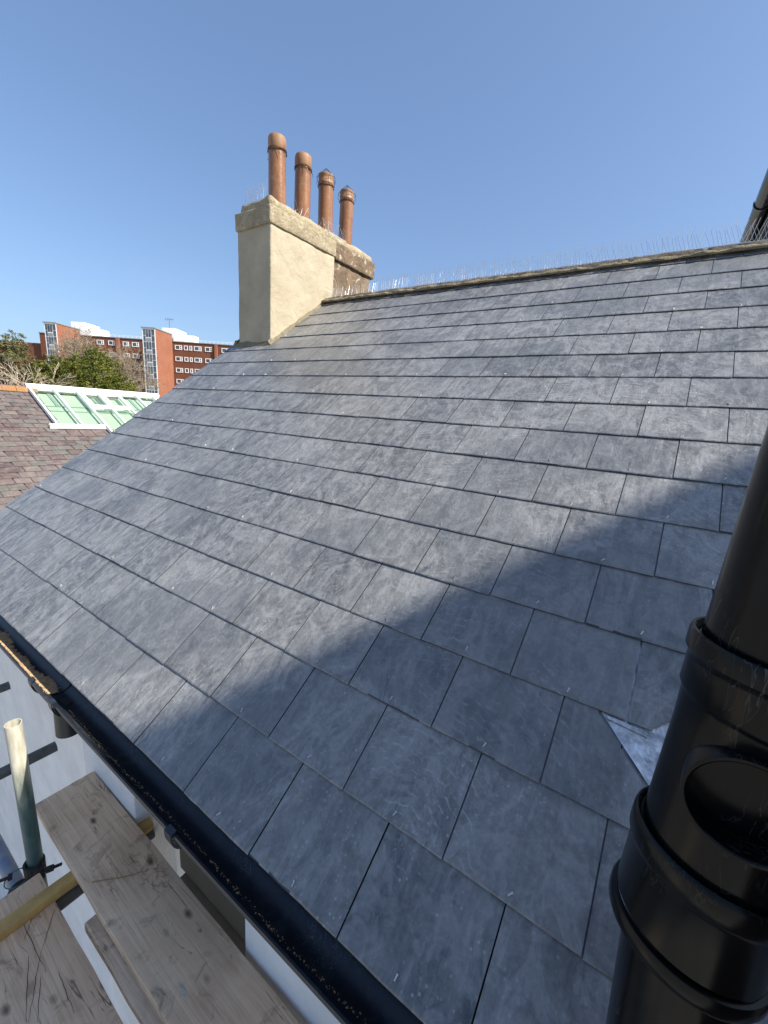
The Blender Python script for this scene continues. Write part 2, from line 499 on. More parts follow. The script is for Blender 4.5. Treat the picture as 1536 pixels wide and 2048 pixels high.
M_DARKLINE = simple("dark_scratch", (0.07, 0.046, 0.034), 0.9, 0.2)

def mat_glass():
    t = NT("green_tinted_glass", 0.05, 0.5)
    tr = t.n.new("ShaderNodeBsdfTransparent"); tr.inputs[0].default_value = (0.95, 0.985, 0.955, 1)
    gl = t.n.new("ShaderNodeBsdfGlossy"); gl.inputs[0].default_value = (0.9, 1, 0.95, 1); gl.inputs["Roughness"].default_value = 0.03
    mx = t.n.new("ShaderNodeMixShader")
    mx.inputs[0].default_value = 0.10; t.L(tr.outputs[0], mx.inputs[1]); t.L(gl.outputs[0], mx.inputs[2])
    t.L(mx.outputs[0], t.n["Material Output"].inputs["Surface"])
    return t.m
M_GLASS = mat_glass()

# ------------------------------------------------------------------ setting
bm = bmesh.new()
bmesh.ops.create_grid(bm, x_segments=24, y_segments=24, size=900)
ground = mobj("ground", tomesh(bm, "ground"), M_GROUND, None, (0, 0, -5.2))
meta(ground, kind="structure")
# unseen pale ground strip, added to reflect a bright streak in the soil pipe
bm = bmesh.new()
pd = Vector((math.cos(R(226)), math.sin(R(226)), 0)); pn = Vector((-pd.y, pd.x, 0))
pv = [Vector((0.4, -0.1, -5.196)) + pd * a + pn * b for a, b in ((2.0, -1.0), (26.0, -1.0), (26.0, 1.0), (2.0, 1.0))]
bm.faces.new([bm.verts.new(p) for p in pv])
M_REFLECTOR = simple("pale_reflector", (0.62, 0.55, 0.42), 0.9, 0.25, 2.0)
reflector_strip = mobj("reflector_strip", tomesh(bm, "reflector_strip"), M_REFLECTOR)
meta(reflector_strip, kind="structure")

# ------------------------------------------------------------------ the slated house
TH = R(36)
CT, ST = math.cos(TH), math.sin(TH)
VJ = [0.0, 0.2019, 0.4107, 0.6044, 0.8055, 1.0056, 1.2059, 1.406, 1.6093, 1.8129, 2.0176, 2.223, 2.4279, 2.6394, 2.8523, 3.0698, 3.2734]
W = 0.253
NRM = Vector((0, -ST, CT))
def RP(x, v, h=0.0):
    return Vector((x, v * CT, v * ST)) + NRM * h

house = empty("house", (0, 0, -5.2), "white rendered house with new dark slate roof filling the picture", "house")
HI = Matrix.Translation((0, 0, 5.2))          # children are written in world coordinates
def H(o):
    o.parent = house
    o.matrix_parent_inverse = HI
    return o

VERGE = -3.06
XR = 0.96
T = 0.0042
GA = 0.2035
TILT = 0.0058 / GA
def slate_mesh(w, L, seed, poly=None):
    rnd = random.Random(seed)
    bm = bmesh.new()
    if poly is None:
        n = 9
        xs = [-w / 2 + w * i / (n - 1) for i in range(n)]
        jag = [rnd.uniform(-0.0007, 0.0007) for _ in xs]
        ch = [rnd.uniform(0.0018, 0.0046) for _ in xs]
        wob = rnd.uniform(-0.0010, 0.0010); wob2 = rnd.uniform(-0.0010, 0.0010)
        rows = []
        def zt(x, y): return -TILT * y + (wob * math.cos(math.pi * x / w) + wob2 * (x / w)) * (1 - y / L)
        rows.append([bm.verts.new((x, j, zt(x, 0) - T)) for x, j in zip(xs, jag)])
        rows.append([bm.verts.new((x, j - 0.0004, zt(x, 0) - 0.45 * T)) for x, j in zip(xs, jag)])
        rows.append([bm.verts.new((x, j + c, zt(x, 0))) for x, j, c in zip(xs, jag, ch)])
        for yy in (0.07, 0.14, 0.22, L):
            rows.append([bm.verts.new((x, yy, zt(x, yy))) for x in xs])
        for r0, r1 in zip(rows, rows[1:]):
            for i in range(n - 1):
                bm.faces.new((r0[i], r0[i + 1], r1[i + 1], r1[i]))
        hb = [bm.verts.new((x, L, zt(x, L) - T)) for x in (xs[0], xs[-1])]
        bm.faces.new((rows[0][0], hb[0], hb[1], rows[0][-1]) )
        bm.faces.new([r[0] for r in rows] + [hb[0]])
        bm.faces.new([hb[1]] + [r[-1] for r in rows][::-1])
        bm.faces.new([hb[0]] + rows[-1] + [hb[1]])
        bm.normal_update()
        for f in bm.faces:
            c_ = f.calc_center_median()
            if abs(abs(c_.x) - w / 2) < 0.0004 or (c_.y < 0.0012 and c_.z < -0.3 * T): f.material_index = 1
    else:
        add_prism(bm, poly, T, lambda p, h: Vector((p[0], p[1], -TILT * p[1] - T + h)))
    return tomesh(bm, "slate")

SL = 0.46
VARIANTS = [slate_mesh(W - 0.0032, SL, 100 + i) for i in range(14)]
WCACHE = {}
bm = bmesh.new()                                  # copper tail rivet, a small bent-over strip
add_box(bm, -0.0014, 0.0014, -0.001, 0.0085, 0.0, 0.0015, M=Matrix.Rotation(R(-12), 4, 'Z'))
add_box(bm, -0.0018, 0.0018, 0.0076, 0.0098, 0.0004, 0.0026, M=Matrix.Rotation(R(-12), 4, 'Z'))
RIVET = tomesh(bm, "rivet"); RIVET.materials.append(M_COPPER)
for me in VARIANTS:
    me.materials.append(M_SLATE); me.materials.append(M_EDGE)

def put_slate(me, x, v, rivet=True, rz=None, lift=None):
    lift = random.uniform(-0.0004, 0.0009) if lift is None else lift
    o = bpy.data.objects.new("slate", me)
    if not me.materials:
        me.materials.append(M_SLATE); me.materials.append(M_EDGE)
    o.location = RP(x, v + random.uniform(-0.0014, 0.0014), lift)
    o.rotation_euler = (TH + random.uniform(-0.0016, 0.0016), random.uniform(-0.0012, 0.0012), random.uniform(-0.0022, 0.0022) if rz is None else rz)
    link(o); H(o)
    if rivet:
        r = bpy.data.objects.new("rivet", RIVET)
        r.parent = o
        r.location = (random.uniform(-0.006, 0.006), 0.013 + random.uniform(-0.003, 0.004), 0.0003)
        r.rotation_euler = (0, 0, random.uniform(-0.5, 0.5))
        link(r)
    return o

for j, v in enumerate(VJ):
    left = VERGE + random.uniform(-0.022, 0.012) if j < 13 else -2.585
    if j in (3, 5, 9): left -= 0.0
    off = 0.0 if j % 2 == 0 else 0.5
    L = SL if j < 15 else (0.42 if j == 15 else 0.21)
    k = -5
    while True:
        xr = -(k + off) * W            # right joint
        xl = xr - W
        k += 1
        if xl > XR: continue
        if xr < left + 0.015: break
        a, b = max(xl, left), min(xr, XR)
        w = b - a - 0.0032
        xc = (a + b) / 2
        if j == 2 and abs(xl - 0.253) < 0.01:     # cut on the splay beside the lead patch
            me = slate_mesh(0, 0, 0, [(-0.1245, 0), (0.1245, 0), (0.1245, 0.007), (-0.0535, 0.187), (-0.0535, 0.45), (-0.1245, 0.45)])
            put_slate(me, xc, v, False, 0, 0.0003); continue
        if j == 2 and abs(xl - 0.506) < 0.01:
            me = slate_mesh(0, 0, 0, [(0.02, 0), (0.1245, 0), (0.1245, 0.45), (0.06, 0.45), (0.02, 0.2)])
            put_slate(me, xc, v, False, 0, 0.0003); continue
        if j == 3 and abs(xl - 0.3795) < 0.01:    # corner nipped off above the lead
            me = slate_mesh(0, 0, 0, [(-0.1245, 0), (-0.083, 0), (-0.005, 0.092), (0.1245, 0.092), (0.1245, 0.45), (-0.1245, 0.45)])
            put_slate(me, xc, v, False, 0, 0.0003); continue
        if w > W - 0.006 and j < 15:
            me = random.choice(VARIANTS)
        else:
            key = (round(w, 3), L)
            if key not in WCACHE: WCACHE[key] = slate_mesh(w, L, len(WCACHE))
            me = WCACHE[key]
        put_slate(me, xc, v, j < 15)

# underlay and rear slope
bm = bmesh.new()
for pts in (((VERGE + .03, 0.03, -0.035), (XR + .3, 0.03, -0.035), (XR + .3, 3.45, -0.035), (VERGE + .03, 3.45, -0.035)),):
    add_prism(bm, [(p[0], p[1]) for p in pts], 0.02, lambda p, h: RP(p[0], p[1], -0.06 + h))
H(mobj("roof_deck", tomesh(bm, "roof_deck"), M_DECK))
bm = bmesh.new()
YR = 3.45 * CT; ZR = 3.45 * ST - 0.07
add_prism(bm, [(YR, ZR), (YR + 2.8, ZR - 2.8 * math.tan(TH)), (YR + 2.8, ZR - 2.8 * math.tan(TH) - .03), (YR, ZR - .03)], XR + .3 - VERGE, lambda p, h: Vector((VERGE + h, p[0], p[1])))
H(mobj("rear_slope", tomesh(bm, "rear_slope"), M_OLD))

# ridge: weathered stones bedded on mortar
def ridge_piece(x0, x1, ry, rz, mat, name, seed, cy=2.775, cz=1.950, amp=0.012):
    bm = bmesh.new()
    n = max(4, int((x1 - x0) / 0.022)); m = 18
    rings = []
    for i in range(n + 1):
        x = x0 + (x1 - x0) * i / n
        ring = []
        for q in range(m + 1):
            a = math.pi * (q / m) * 1.16 - 0.08 * math.pi
            d = Vector((0, -math.cos(a), math.sin(a)))
            p = Vector((x, cy + d.y * ry, cz + d.z * rz))
            nn = noise.noise(p * 14 + Vector((seed, 0, 0))) + 0.7 * noise.noise(p * 37)
            p += Vector((0, d.y, d.z)) * nn * amp
            if i in (0, n): p += Vector((0, -d.y, -d.z)) * 0.010
            ring.append(bm.verts.new(p))
        rings.append(ring)
    for r0, r1 in zip(rings, rings[1:]):
        for q in range(m):
            bm.faces.new((r0[q], r0[q + 1], r1[q + 1], r1[q]))
    bm.faces.new(rings[0]); bm.faces.new(rings[-1][::-1])
    return H(mobj(name, tomesh(bm, name, True, R(55)), mat))
jx = [-2.60, -2.38, -2.0, -1.62, -1.23, -0.842, -0.462, -0.057, 0.333, 0.725, 1.12]
for i, (a, b) in enumerate(zip(jx, jx[1:])):
    ridge_piece(a + 0.008, b - 0.008, 0.092, 0.066 + random.uniform(-.003, .003), M_RIDGE, "ridge_stone", i * 3.3)
ridge_piece(-2.60, 1.12, 0.086, 0.058, M_MORTAR, "ridge_joint", 50, amp=0.006)
ridge_piece(-2.64, 1.12, 0.112, 0.030, M_MORTAR, "mortar_bed", 80, cy=2.770, cz=1.960, amp=0.016)

# eaves board, walls, window below
H(box("fascia_board", (VERGE + .03, XR + .3, 0.066, 0.088, -0.20, -0.028), M_WHITE))
H(box("soffit", (VERGE + .03, XR + .3, 0.088, 0.30, -0.17, -0.155), M_WHITE))
def wall(name, b, seed): return H(rough_box(name, b, M_WHITE, None, 0.25, 0.003, 3, 0.006, True, seed))
wall("wall", (-5.4, -1.62, 0.27, 0.5, -5.2, -0.16), 1)
wall("wall_pier", (-1.605, -1.142, 0.14, 0.5, -5.2, -0.172), 2)
wall("wall_pier", (-0.461, XR + .3, 0.142, 0.5, -5.2, -0.173), 3)
wall("recess_wall", (-1.14, -0.463, 0.285, 0.5, -5.2, -0.171), 4)
wf = H(box("window", (-1.03, -0.47, 0.247, 0.283, -0.955, -0.30), M_FRAME, None, 0.006))
def ch(o, p):
    o.parent = p
    o.matrix_parent_inverse = Matrix.Translation((0, 0, 0))
    return o
ch(box("pane", (-0.985, -0.52, 0.240, 0.2465, -0.93, -0.36), M_FRAME), wf)
H(box("sill", (-1.00, -0.47, 0.205, 0.283, -1.005, -0.960), M_SILL, None, 0.006))
H(box("dark_board", (-0.98, -0.475, 0.21, 0.283, -1.35, -1.008), M_FRAME, None, 0.006))
H(box("end_wall", (VERGE + .125, VERGE + .35, 0.51, 5.1, -5.2, -0.2), M_WHITE))

# lead flashing by the soil pipe
def lead_sheet():
    bm = bmesh.new()
    outline = [(0.331, 0.604), (0.440, 0.494), (0.515, 0.420), (0.520, 0.420), (0.640, 0.50), (0.640, 0.84), (0.331, 0.84)]
    vs = [bm.verts.new(Vector((x, y, 0))) for x, y in outline]
    bm.faces.new(vs)
    bmesh.ops.triangulate(bm, faces=bm.faces[:])
    bmesh.ops.subdivide_edges(bm, edges=bm.edges[:], cuts=7, use_grid_fill=True)
    for v in bm.verts:
        x, y = v.co.x, v.co.y
        n = noise.noise(Vector((x * 26, y * 26, 1))) * 0.0022
        v.co = RP(x, y, -TILT * (y - 0.4107) - 0.0030 + n)
    return H(mobj("lead_flashing", tomesh(bm, "lead_flashing", True), M_LEAD))
lead = lead_sheet()
bm = bmesh.new()
add_prism(bm, [(0.340, 0.601), (0.420, 0.5985), (0.4205, 0.588), (0.345, 0.594)], 0.0018, lambda p, h: RP(p[0], p[1], -TILT * (p[1] - 0.4107) - 0.0008 + h))
ch(mobj("lead_fold", tomesh(bm, "lead_fold"), M_LEAD), lead)

# ------------------------------------------------------------------ chimney
chim = empty("chimney_stack", (-2.775, 2.75, 1.1), "tall cream rendered chimney stack with four clay pots in a row", "chimney")
CI = Matrix.Translation((2.775, -2.75, -1.1))
def Cc(o):
    o.parent = chim; o.matrix_parent_inverse = CI
    return o
Cc(rough_box("rendered_shaft", (-2.984, -2.567, 2.052, 2.822, 1.0, 2.40), M_RENDER, None, 0.045, 0.005, 5, 0.010, True, 2))
Cc(rough_box("stone_shaft", (-2.972, -2.583, 2.80, 3.405, 1.0, 2.395), M_STONE, None, 0.04, 0.006, 9, 0.008, True, 5))
Cc(rough_box("rendered_band", (-2.994, -2.553, 2.034, 2.835, 2.388, 2.522), M_BAND, None, 0.03, 0.006, 8, 0.009, True, 8))
Cc(rough_box("stone_band", (-3.000, -2.556, 2.826, 3.462, 2.372, 2.525), M_STONE, None, 0.03, 0.007, 11, 0.010, True, 11))
def mound(co):
    t = max(0.0, (co.z - 2.54) / 0.06)
    f = 1 - 0.10 * t
    return Vector((-2.775 + (co.x + 2.775) * f, co.y, co.z + t * 0.012 * noise.noise(co * 9)))
Cc(rough_box("mortar_flaunching", (-2.945, -2.560, 2.050, 3.425, 2.50, 2.585), M_BAND, None, 0.03, 0.010, 8, 0.022, True, 14, mound))
# mortar fillet where the stack meets the roof
bm = bmesh.new()
def fillet(bm, a, b, out, h, n=14, seed=0):
    a, b, out = Vector(a), Vector(b), Vector(out)
    rows = []
    for i in range(n + 1):
        p = a.lerp(b, i / n)
        j = noise.noise(p * 12 + Vector((seed, 0, 0))) * 0.006
        up = Vector((0, 0, 1))
        rows.append([bm.verts.new(p + up * (h + j)), bm.verts.new(p + out * (0.35 + j * 20) + up * (h * .3)), bm.verts.new(p + out * (1 + j * 25)), bm.verts.new(p + out * .9 - up * .03), bm.verts.new(p - up * .04)])
    for r0, r1 in zip(rows, rows[1:]):
        for k in range(4): bm.faces.new((r0[k], r0[k + 1], r1[k + 1], r1[k]))
zf = 2.052 * ST / CT
fillet(bm, (-3.05, 2.060, zf + .006), (-2.560, 2.060, zf + .006), RP(0, -0.05) , 0.035, 16, 1)
fillet(bm, (-2.572, 2.03, 2.03 * ST / CT + .004), (-2.572, 2.72, 2.72 * ST / CT + .004), (0.026, 0, 0), 0.030, 26, 2)
fillet(bm, (-2.985, 2.8, 2.8 * ST / CT), (-2.985, 2.04, 2.04 * ST / CT), (-0.07, 0, 0), 0.05, 20, 3)
Cc(mobj("mortar_fillet", tomesh(bm, "mortar_fillet", True), M_MORTAR))

def pot_mesh(h, r0, r1, rim):
    bm = bmesh.new()
    prof = [(r0, 0), (r0 * .995, h * .3), (r1, h - .105)]
    if rim == 0: prof += [(r1 * 1.0, h - .10), (r1 * 1.05, h - .092), (r1 * 1.05, h - .03), (r1 * 1.02, h - .010), (r1 * .94, h)]
    else: prof += [(r1, h - .085), (r1 * 1.06, h - .080), (r1 * 1.06, h - .066), (r1 * 1.0, h - .060), (r1 * 1.0, h - .018), (r1 * 1.04, h - .012), (r1 * 1.02, h)]
    prof += [(r1 * .80, h), (r1 * .78, h - .12)]
    add_lathe(bm, prof, 36)
    for v in bm.verts:
        if v.co.z < h - .02: v.co += Vector((v.co.x, v.co.y, 0)) * 0.03 * noise.noise(v.co * 9 + Vector((h * 9, 0, 0)))
    return tomesh(bm, "chimney_pot", True, R(48))
pots = [(2.303, 3.146, 0.074, 0.071, 0, "tallest looking clay pot with rounded rim, nearest the front"),
        (2.594, 3.150, 0.073, 0.070, 0, "brown clay pot with rounded rim, second from the front"),
        (2.910, 3.138, 0.072, 0.070, 1, "orange clay pot with wire bird guard, third from the front"),
        (3.212, 3.134, 0.071, 0.069, 1, "clay pot with pointed wire guard, furthest back")]
for i, (y, zt, r0, r1, rim, lab) in enumerate(pots):
    z0 = 2.565
    p = Cc(mobj("chimney_pot", pot_mesh(zt - z0, r0, r1, rim), M_POT, None, (-2.775, y, z0), (R(random.uniform(-1, 1)), R(random.uniform(-1, 1)), i)))
    p["label"] = lab
    bm = bmesh.new()
    h = zt - z0
    def hoop(z, r, wr, wob=0.004, ph=0):
        pts = []
        for k in range(25):
            a = 2 * math.pi * k / 24
            pts.append((math.cos(a) * r, math.sin(a) * r, z + wob * math.sin(3 * a + ph)))
        add_tube(bm, pts, wr, 4, False)
    if rim == 0:
        for q in range(3): hoop(h - .098 - .007 * q, r1 + .006, 0.0022, 0.004, q)
        for q in range(7):
            a = random.uniform(0, 6.28); b = a + random.uniform(.2, .6)
            add_tube(bm, [(math.cos(a) * (r1 + .006), math.sin(a) * (r1 + .006), h - .10), (math.cos(b) * (r1 + .022), math.sin(b) * (r1 + .022), h - .115 - random.uniform(0, .05))], 0.0015, 4)
    else:
        for q in range(2): hoop(h - .095 - .006 * q, r1 + .005, 0.0022, 0.003, q)
        hoop(h - .03, r1 + .017, 0.0018, 0.005, 1)
        apex = Vector((0, 0, h + .062))
        for q in range(8):
            a = 2 * math.pi * q / 8
            d = Vector((math.cos(a), math.sin(a), 0))
            add_tube(bm, [d * (r1 + .005) + Vector((0, 0, h - .10)), d * (r1 + .022) + Vector((0, 0, h - .06)), d * (r1 + .016) + Vector((0, 0, h - .012)), apex], 0.0016, 4)
    g = mobj("wire_guard" if rim else "wire_binding", tomesh(bm, "wire"), M_RUST)
    g.parent = p

# ------------------------------------------------------------------ bird spikes
def spike_strip(p0, p1, n, h, label, group, nrm=(0, 0, 1), lean=0.45, wr=0.0011, seed=0):
    rnd = random.Random(seed)
    p0, p1 = Vector(p0), Vector(p1)
    d = (p1 - p0); L = d.length; d.normalize()
    t = empty("bird_spike_strip", p0, label, "bird spikes", group)
    s = d.cross(Vector((0, 0, 1))).normalized()
    up = s.cross(d)
    bm = bmesh.new()
    Mx = Matrix((d, s, up)).transposed().to_4x4()
    add_box(bm, 0, L, -0.009, 0.009, -0.002, 0.003, M=Mx)
    mobj("spike_base", tomesh(bm, "spike_base"), M_CLEAR, t)
    bm = bmesh.new()
    for i in range(n):
        x = L * (i + .5) / n
        for sg in (-1, 1):
            q = d * x
            hh = h * rnd.uniform(.9, 1.05)
            tip = q + up * hh + s * sg * hh * lean * rnd.uniform(.8, 1.2) + d * hh * (0.32 * sg + rnd.uniform(-.12, .12))
            add_tube(bm, [q + up * .002, tip], wr, 4)
    w = mobj("spike_wires", tomesh(bm, "spike_wires"), M_STEEL, t)
    w["kind"] = "stuff"
    return t
sx = [-2.56, -2.33, -1.99, -1.66, -1.32, -0.995, -0.66, -0.325, 0.005, 0.33, 0.66]
names = ["in front of the chimney's stone side", "first beyond the chimney's stone end", "second along from the chimney", "third along from the chimney", "fourth along from the chimney",
         "halfway along the ridge", "just right of the ridge's middle", "third from the dark gutter at the right", "second from the dark gutter at the right", "nearest the dark gutter at the right"]
for i, (a, b) in enumerate(zip(sx, sx[1:])):
    spike_strip((a + .012, 2.78, 2.012 + .012 * i / 9), (b - .012, 2.78, 2.013 + .012 * i / 9), 16 if i else 11, 0.108, "wire bird spike strip on the ridge, " + names[i], "bird spike strips along the ridge", seed=i, wr=0.0010)
ct = 2.588
spike_strip((-2.93, 2.085, ct), (-2.66, 2.085, ct), 12, 0.115, "bird spike strip on the chimney's front edge before the first pot", "bird spike strips on the chimney", seed=20, lean=.2)
spike_strip((-2.93, 2.44, ct), (-2.60, 2.46, ct), 8, 0.115, "bird spike strip on the chimney between first and second pots", "bird spike strips on the chimney", seed=21, lean=.7)
spike_strip((-2.93, 2.745, ct), (-2.585, 2.755, ct), 12, 0.105, "bird spike strip on the chimney between second and third pots", "bird spike strips on the chimney", seed=22, lean=.4)
spike_strip((-2.605, 2.72, ct), (-2.605, 3.02, ct), 11, 0.10, "bird spike strip along the chimney's edge beside the third pot", "bird spike strips on the chimney", seed=23, lean=.2)

# ------------------------------------------------------------------ gutter
gut = empty("rain_gutter", (0, 0.0, -0.1), "black half round gutter with gritty dirt along the slate eaves", "gutter")
GI = Matrix.Translation((0, 0, 0.1))
def G(o):
    o.parent = gut; o.matrix_parent_inverse = GI
    return o
GR = 0.056; GY = 0.002; GZ = -0.052
def gutter_profile(r, t):
    pts = []
    n = 18
    for k in range(n + 1):
        a = math.pi + math.pi * k / n
        pts.append((GY + r * math.cos(a), GZ + r * math.sin(a)))
    inner = [(GY + (r - t) * math.cos(math.pi + math.pi * k / n), GZ + (r - t) * math.sin(math.pi + math.pi * k / n)) for k in range(n, -1, -1)]
    lip = [(GY - r + t + .001, GZ + .006), (GY - r - .002, GZ + .008), (GY - r - .004, GZ + .003)]
    return pts + [(GY + r, GZ + .006), (GY + r - t, GZ + .006)] + inner + lip
def gutter_len(name, x0, x1, r=GR, t=.0028):
    bm = bmesh.new()
    prof = gutter_profile(r, t)
    n = max(2, int((x1 - x0) / .3))
    rings = []
    for i in range(n + 1):
        x = x0 + (x1 - x0) * i / n
        rings.append([bm.verts.new((x, y, z)) for y, z in prof])
    m = len(prof)
    for r0, r1 in zip(rings, rings[1:]):
        for k in range(m): bm.faces.new((r0[k], r0[(k + 1) % m], r1[(k + 1) % m], r1[k]))
    bm.faces.new(rings[0]); bm.faces.new(rings[-1][::-1])
    return G(mobj(name, tomesh(bm, name, True, R(35)), M_GUTTER))
gutter_len("gutter_channel", VERGE - .02, -1.325)
gutter_len("gutter_channel", -1.205, 0.335)
gutter_len("gutter_outlet", -1.385, -1.165, GR + .005, .0045)
# outlet spigot and hole
bm = bmesh.new()
add_lathe(bm, [(0.041, -0.125), (0.038, 0.0), (0.032, 0.0), (0.034, -0.125)], 28, Matrix.Translation((-1.265, GY, -0.108)), close=True)
G(mobj("outlet_spigot", tomesh(bm, "outlet_spigot", True, R(40)), M_GUTTER))
bm = bmesh.new()
add_lathe(bm, [(0.0335, 0), (0.0335, 0.0015), (0.029, 0.0020), (0.029, 0.0)], 28, Matrix.Translation((-1.265, GY, -0.1085)), close=True)
G(mobj("outlet_rim", tomesh(bm, "outlet_rim", True, R(40)), M_GUTTER))
bm = bmesh.new()
add_lathe(bm, [(0.0285, 0), (0.0285, 0.0006)], 24, Matrix.Translation((-1.265, GY, -0.1083)))
G(mobj("outlet_hole", tomesh(bm, "outlet_hole"), M_DECK))
for x in (-2.75, -2.0, -1.375, -1.19, -0.47, 0.28):
    bm = bmesh.new()
    prof = []
    n = 14
    for k in range(n + 1):
        a = math.pi + math.pi * k / n
        prof.append((GY + (GR + .0045) * math.cos(a), GZ + (GR + .0045) * math.sin(a)))
    rr = GR + .0100
    out = [(GY + rr * math.cos(math.pi + math.pi * k / n), GZ + rr * math.sin(math.pi + math.pi * k / n)) for k in range(n, -1, -1)]
    clip = [(GY - rr, GZ + .012), (GY - GR + .006, GZ + .014), (GY - GR + .006, GZ + .0095), (GY - GR - .0045, GZ + .009)]
    add_prism(bm, prof + out + clip, 0.028, lambda p, h: Vector((x - .014 + h, p[0], p[1])))
    G(mobj("gutter_bracket", tomesh(bm, "gutter_bracket"), M_GUTTER))
# dirt along the bottom: a ragged crust of many small crumbs
bm = bmesh.new()
rd = random.Random(3)
x = VERGE
while x < 0.33:
    if -1.335 < x < -1.195: x = -1.195
    sunny = x < -1.3
    dens = (1.0 if sunny else 0.32) * (0.3 + 0.9 * (noise.noise(Vector((x * 5, 2, 0))) + .4))
    half = (0.008 if sunny else 0.0024)
    for q in range(3 if sunny else 2):
        if rd.random() < dens:
            da = rd.gauss(0, half)
            yy = GY - (0.020 if sunny else 0.0165) + da + 0.003 * math.sin(x * 9)
            zz = GZ - math.sqrt(max(0, (GR - .003) ** 2 - (yy - GY) ** 2)) + .0008
            s = rd.uniform(.0004, .0012) * (1.3 if sunny else 1)
            Mx = Matrix.Translation((x + rd.uniform(-.004, .004), yy, zz)) @ Matrix.Rotation(rd.uniform(0, 3), 4, 'Z') @ Matrix.Rotation(rd.uniform(-.5, .5), 4, 'X')
            add_box(bm, -s * rd.uniform(1, 3), s, -s, s, -s * .3, s * .8, M=Mx)
    x += 0.0014 if sunny else 0.0016
d = G(mobj("gutter_dirt", tomesh(bm, "gutter_dirt"), M_DIRT)); d["kind"] = "stuff"
# sunlit crust bed at the far end
bm = bmesh.new()
rows = []
n = 260
for i in range(n + 1):
    x = VERGE + (-1.328 - VERGE) * i / n
    wdt = 0.009 + 0.013 * (noise.noise(Vector((x * 6, 0, 0))) + .5) + 0.006 * noise.noise(Vector((x * 60, 0, 0))) + 0.005 * noise.noise(Vector((x * 190, 3, 0)))
    wdt = max(.004, wdt)
    row = []
    for q in range(6):
        yy = GY - 0.030 + 0.004 * noise.noise(Vector((x * 45, 7, 0))) + (q / 5) * wdt * 2.1
        zz = GZ - math.sqrt(max(0, (GR - .003) ** 2 - (yy - GY) ** 2)) + .0012 + (.0022 if 0 < q < 5 else -.0008) + .0022 * noise.noise(Vector((x * 130, yy * 400, 0)))
        row.append(bm.verts.new((x, yy, zz)))
    rows.append(row)
for r0, r1 in zip(rows, rows[1:]):
    for q in range(5): bm.faces.new((r0[q], r0[q + 1], r1[q + 1], r1[q]))
G(mobj("dirt_crust", tomesh(bm, "dirt_crust", True), M_DIRT))

# white downpipe below
dp = empty("downpipe", (-1.70, 0.1, -5.2), "white painted downpipe running down the wall behind the plank end", "downpipe")
o = tube("pipe", [(-1.70, 0.215, -5.1), (-1.70, 0.215, -0.45), (-1.62, 0.16, -0.33), (-1.30, 0.05, -0.235), (-1.265, 0.005, -0.20)], 0.045, M_WHITE, None, 20)
o.parent = dp; o.matrix_parent_inverse = Matrix.Translation((1.70, -.1, 5.2))

# ------------------------------------------------------------------ soil pipe
AX, AY, TX, TY = 0.438, -0.033, 0.049, 0.072
def axis(z): return Vector((AX + TX * (z - .5), AY + TY * (z - .5), z))
soil = empty("soil_pipe", axis(-5.1), "fat black plastic soil pipe with open branch socket at the right edge", "pipe")
adir = (axis(1) - axis(0)).normalized()
Msoil = Matrix.Translation(axis(0)) @ adir.to_track_quat('Z', 'Y').to_matrix().to_4x4()
SI = Matrix.Translation(-axis(-5.1))
def Sp(o):
    o.parent = soil; o.matrix_parent_inverse = SI
    return o
def lathe_part(name, prof, close=False, n=64):
    bm = bmesh.new()
    add_lathe(bm, prof, n, Msoil, close)
    return Sp(mobj(name, tomesh(bm, name, True, R(32)), M_BLACK))
bm = bmesh.new()
pts = [Vector((0.439, -0.032, 0.53)), Vector((0.470, -0.076, 0.0)), Vector((0.470, -0.085, -0.4)), Vector((0.470, -0.085, -5.1))]
add_tube(bm, pts, 0.0505, 64)
Sp(mobj("lower_pipe", tomesh(bm, "lower_pipe", True, R(40)), M_BLACK))
lathe_part("upper_pipe", [(0.055, 0.74), (0.055, 1.55)])
lathe_part("pipe_clip", [(0.0590, 0.496), (0.0625, 0.497), (0.0640, 0.5005), (0.0640, 0.5095), (0.0625, 0.513), (0.0585, 0.514)], True)
fit = [(0.0572, 0.515), (0.0600, 0.518), (0.0606, 0.575), (0.0625, 0.580), (0.0640, 0.583), (0.0640, 0.597), (0.0632, 0.6015), (0.0612, 0.604), (0.0590, 0.603),
       (0.0578, 0.600), (0.0566, 0.600), (0.0560, 0.606), (0.0562, 0.705), (0.0572, 0.735), (0.0580, 0.738), (0.0602, 0.742), (0.0604, 0.768), (0.0612, 0.772), (0.0640, 0.776), (0.0640, 0.790), (0.0630, 0.7935), (0.0605, 0.7935), (0.0575, 0.791), (0.0560, 0.788)]
body = lathe_part("branch_fitting", fit)
# branch socket: opening facing the camera, cut into the fitting
zc = 0.684
ctr = axis(zc)
ba = R(-95)
bdir = Vector((math.cos(ba), math.sin(ba), 0.03)).normalized()
Mb = Matrix.Translation(ctr) @ bdir.to_track_quat('Z', 'Y').to_matrix().to_4x4()
bm = bmesh.new()
add_lathe(bm, [(0.0378, 0.036), (0.0378, 0.12)], 48, Mb)
cut = mobj("cutter", tomesh(bm, "cutter"), M_BLACK)
md = body.modifiers.new("cut", 'BOOLEAN'); md.object = cut; md.operation = 'DIFFERENCE'; md.solver = 'EXACT'
dg = bpy.context.evaluated_depsgraph_get()
dg.update()
newme = bpy.data.meshes.new_from_object(body.evaluated_get(dg))
body.modifiers.clear()
body.data = newme
bpy.data.objects.remove(cut)
bm = bmesh.new()
add_lathe(bm, [(0.0420, 0.030), (0.0420, 0.0640), (0.0416, 0.0652), (0.0402, 0.0656), (0.0386, 0.0652), (0.0377, 0.0640), (0.0377, 0.030)], 48, Mb, True)
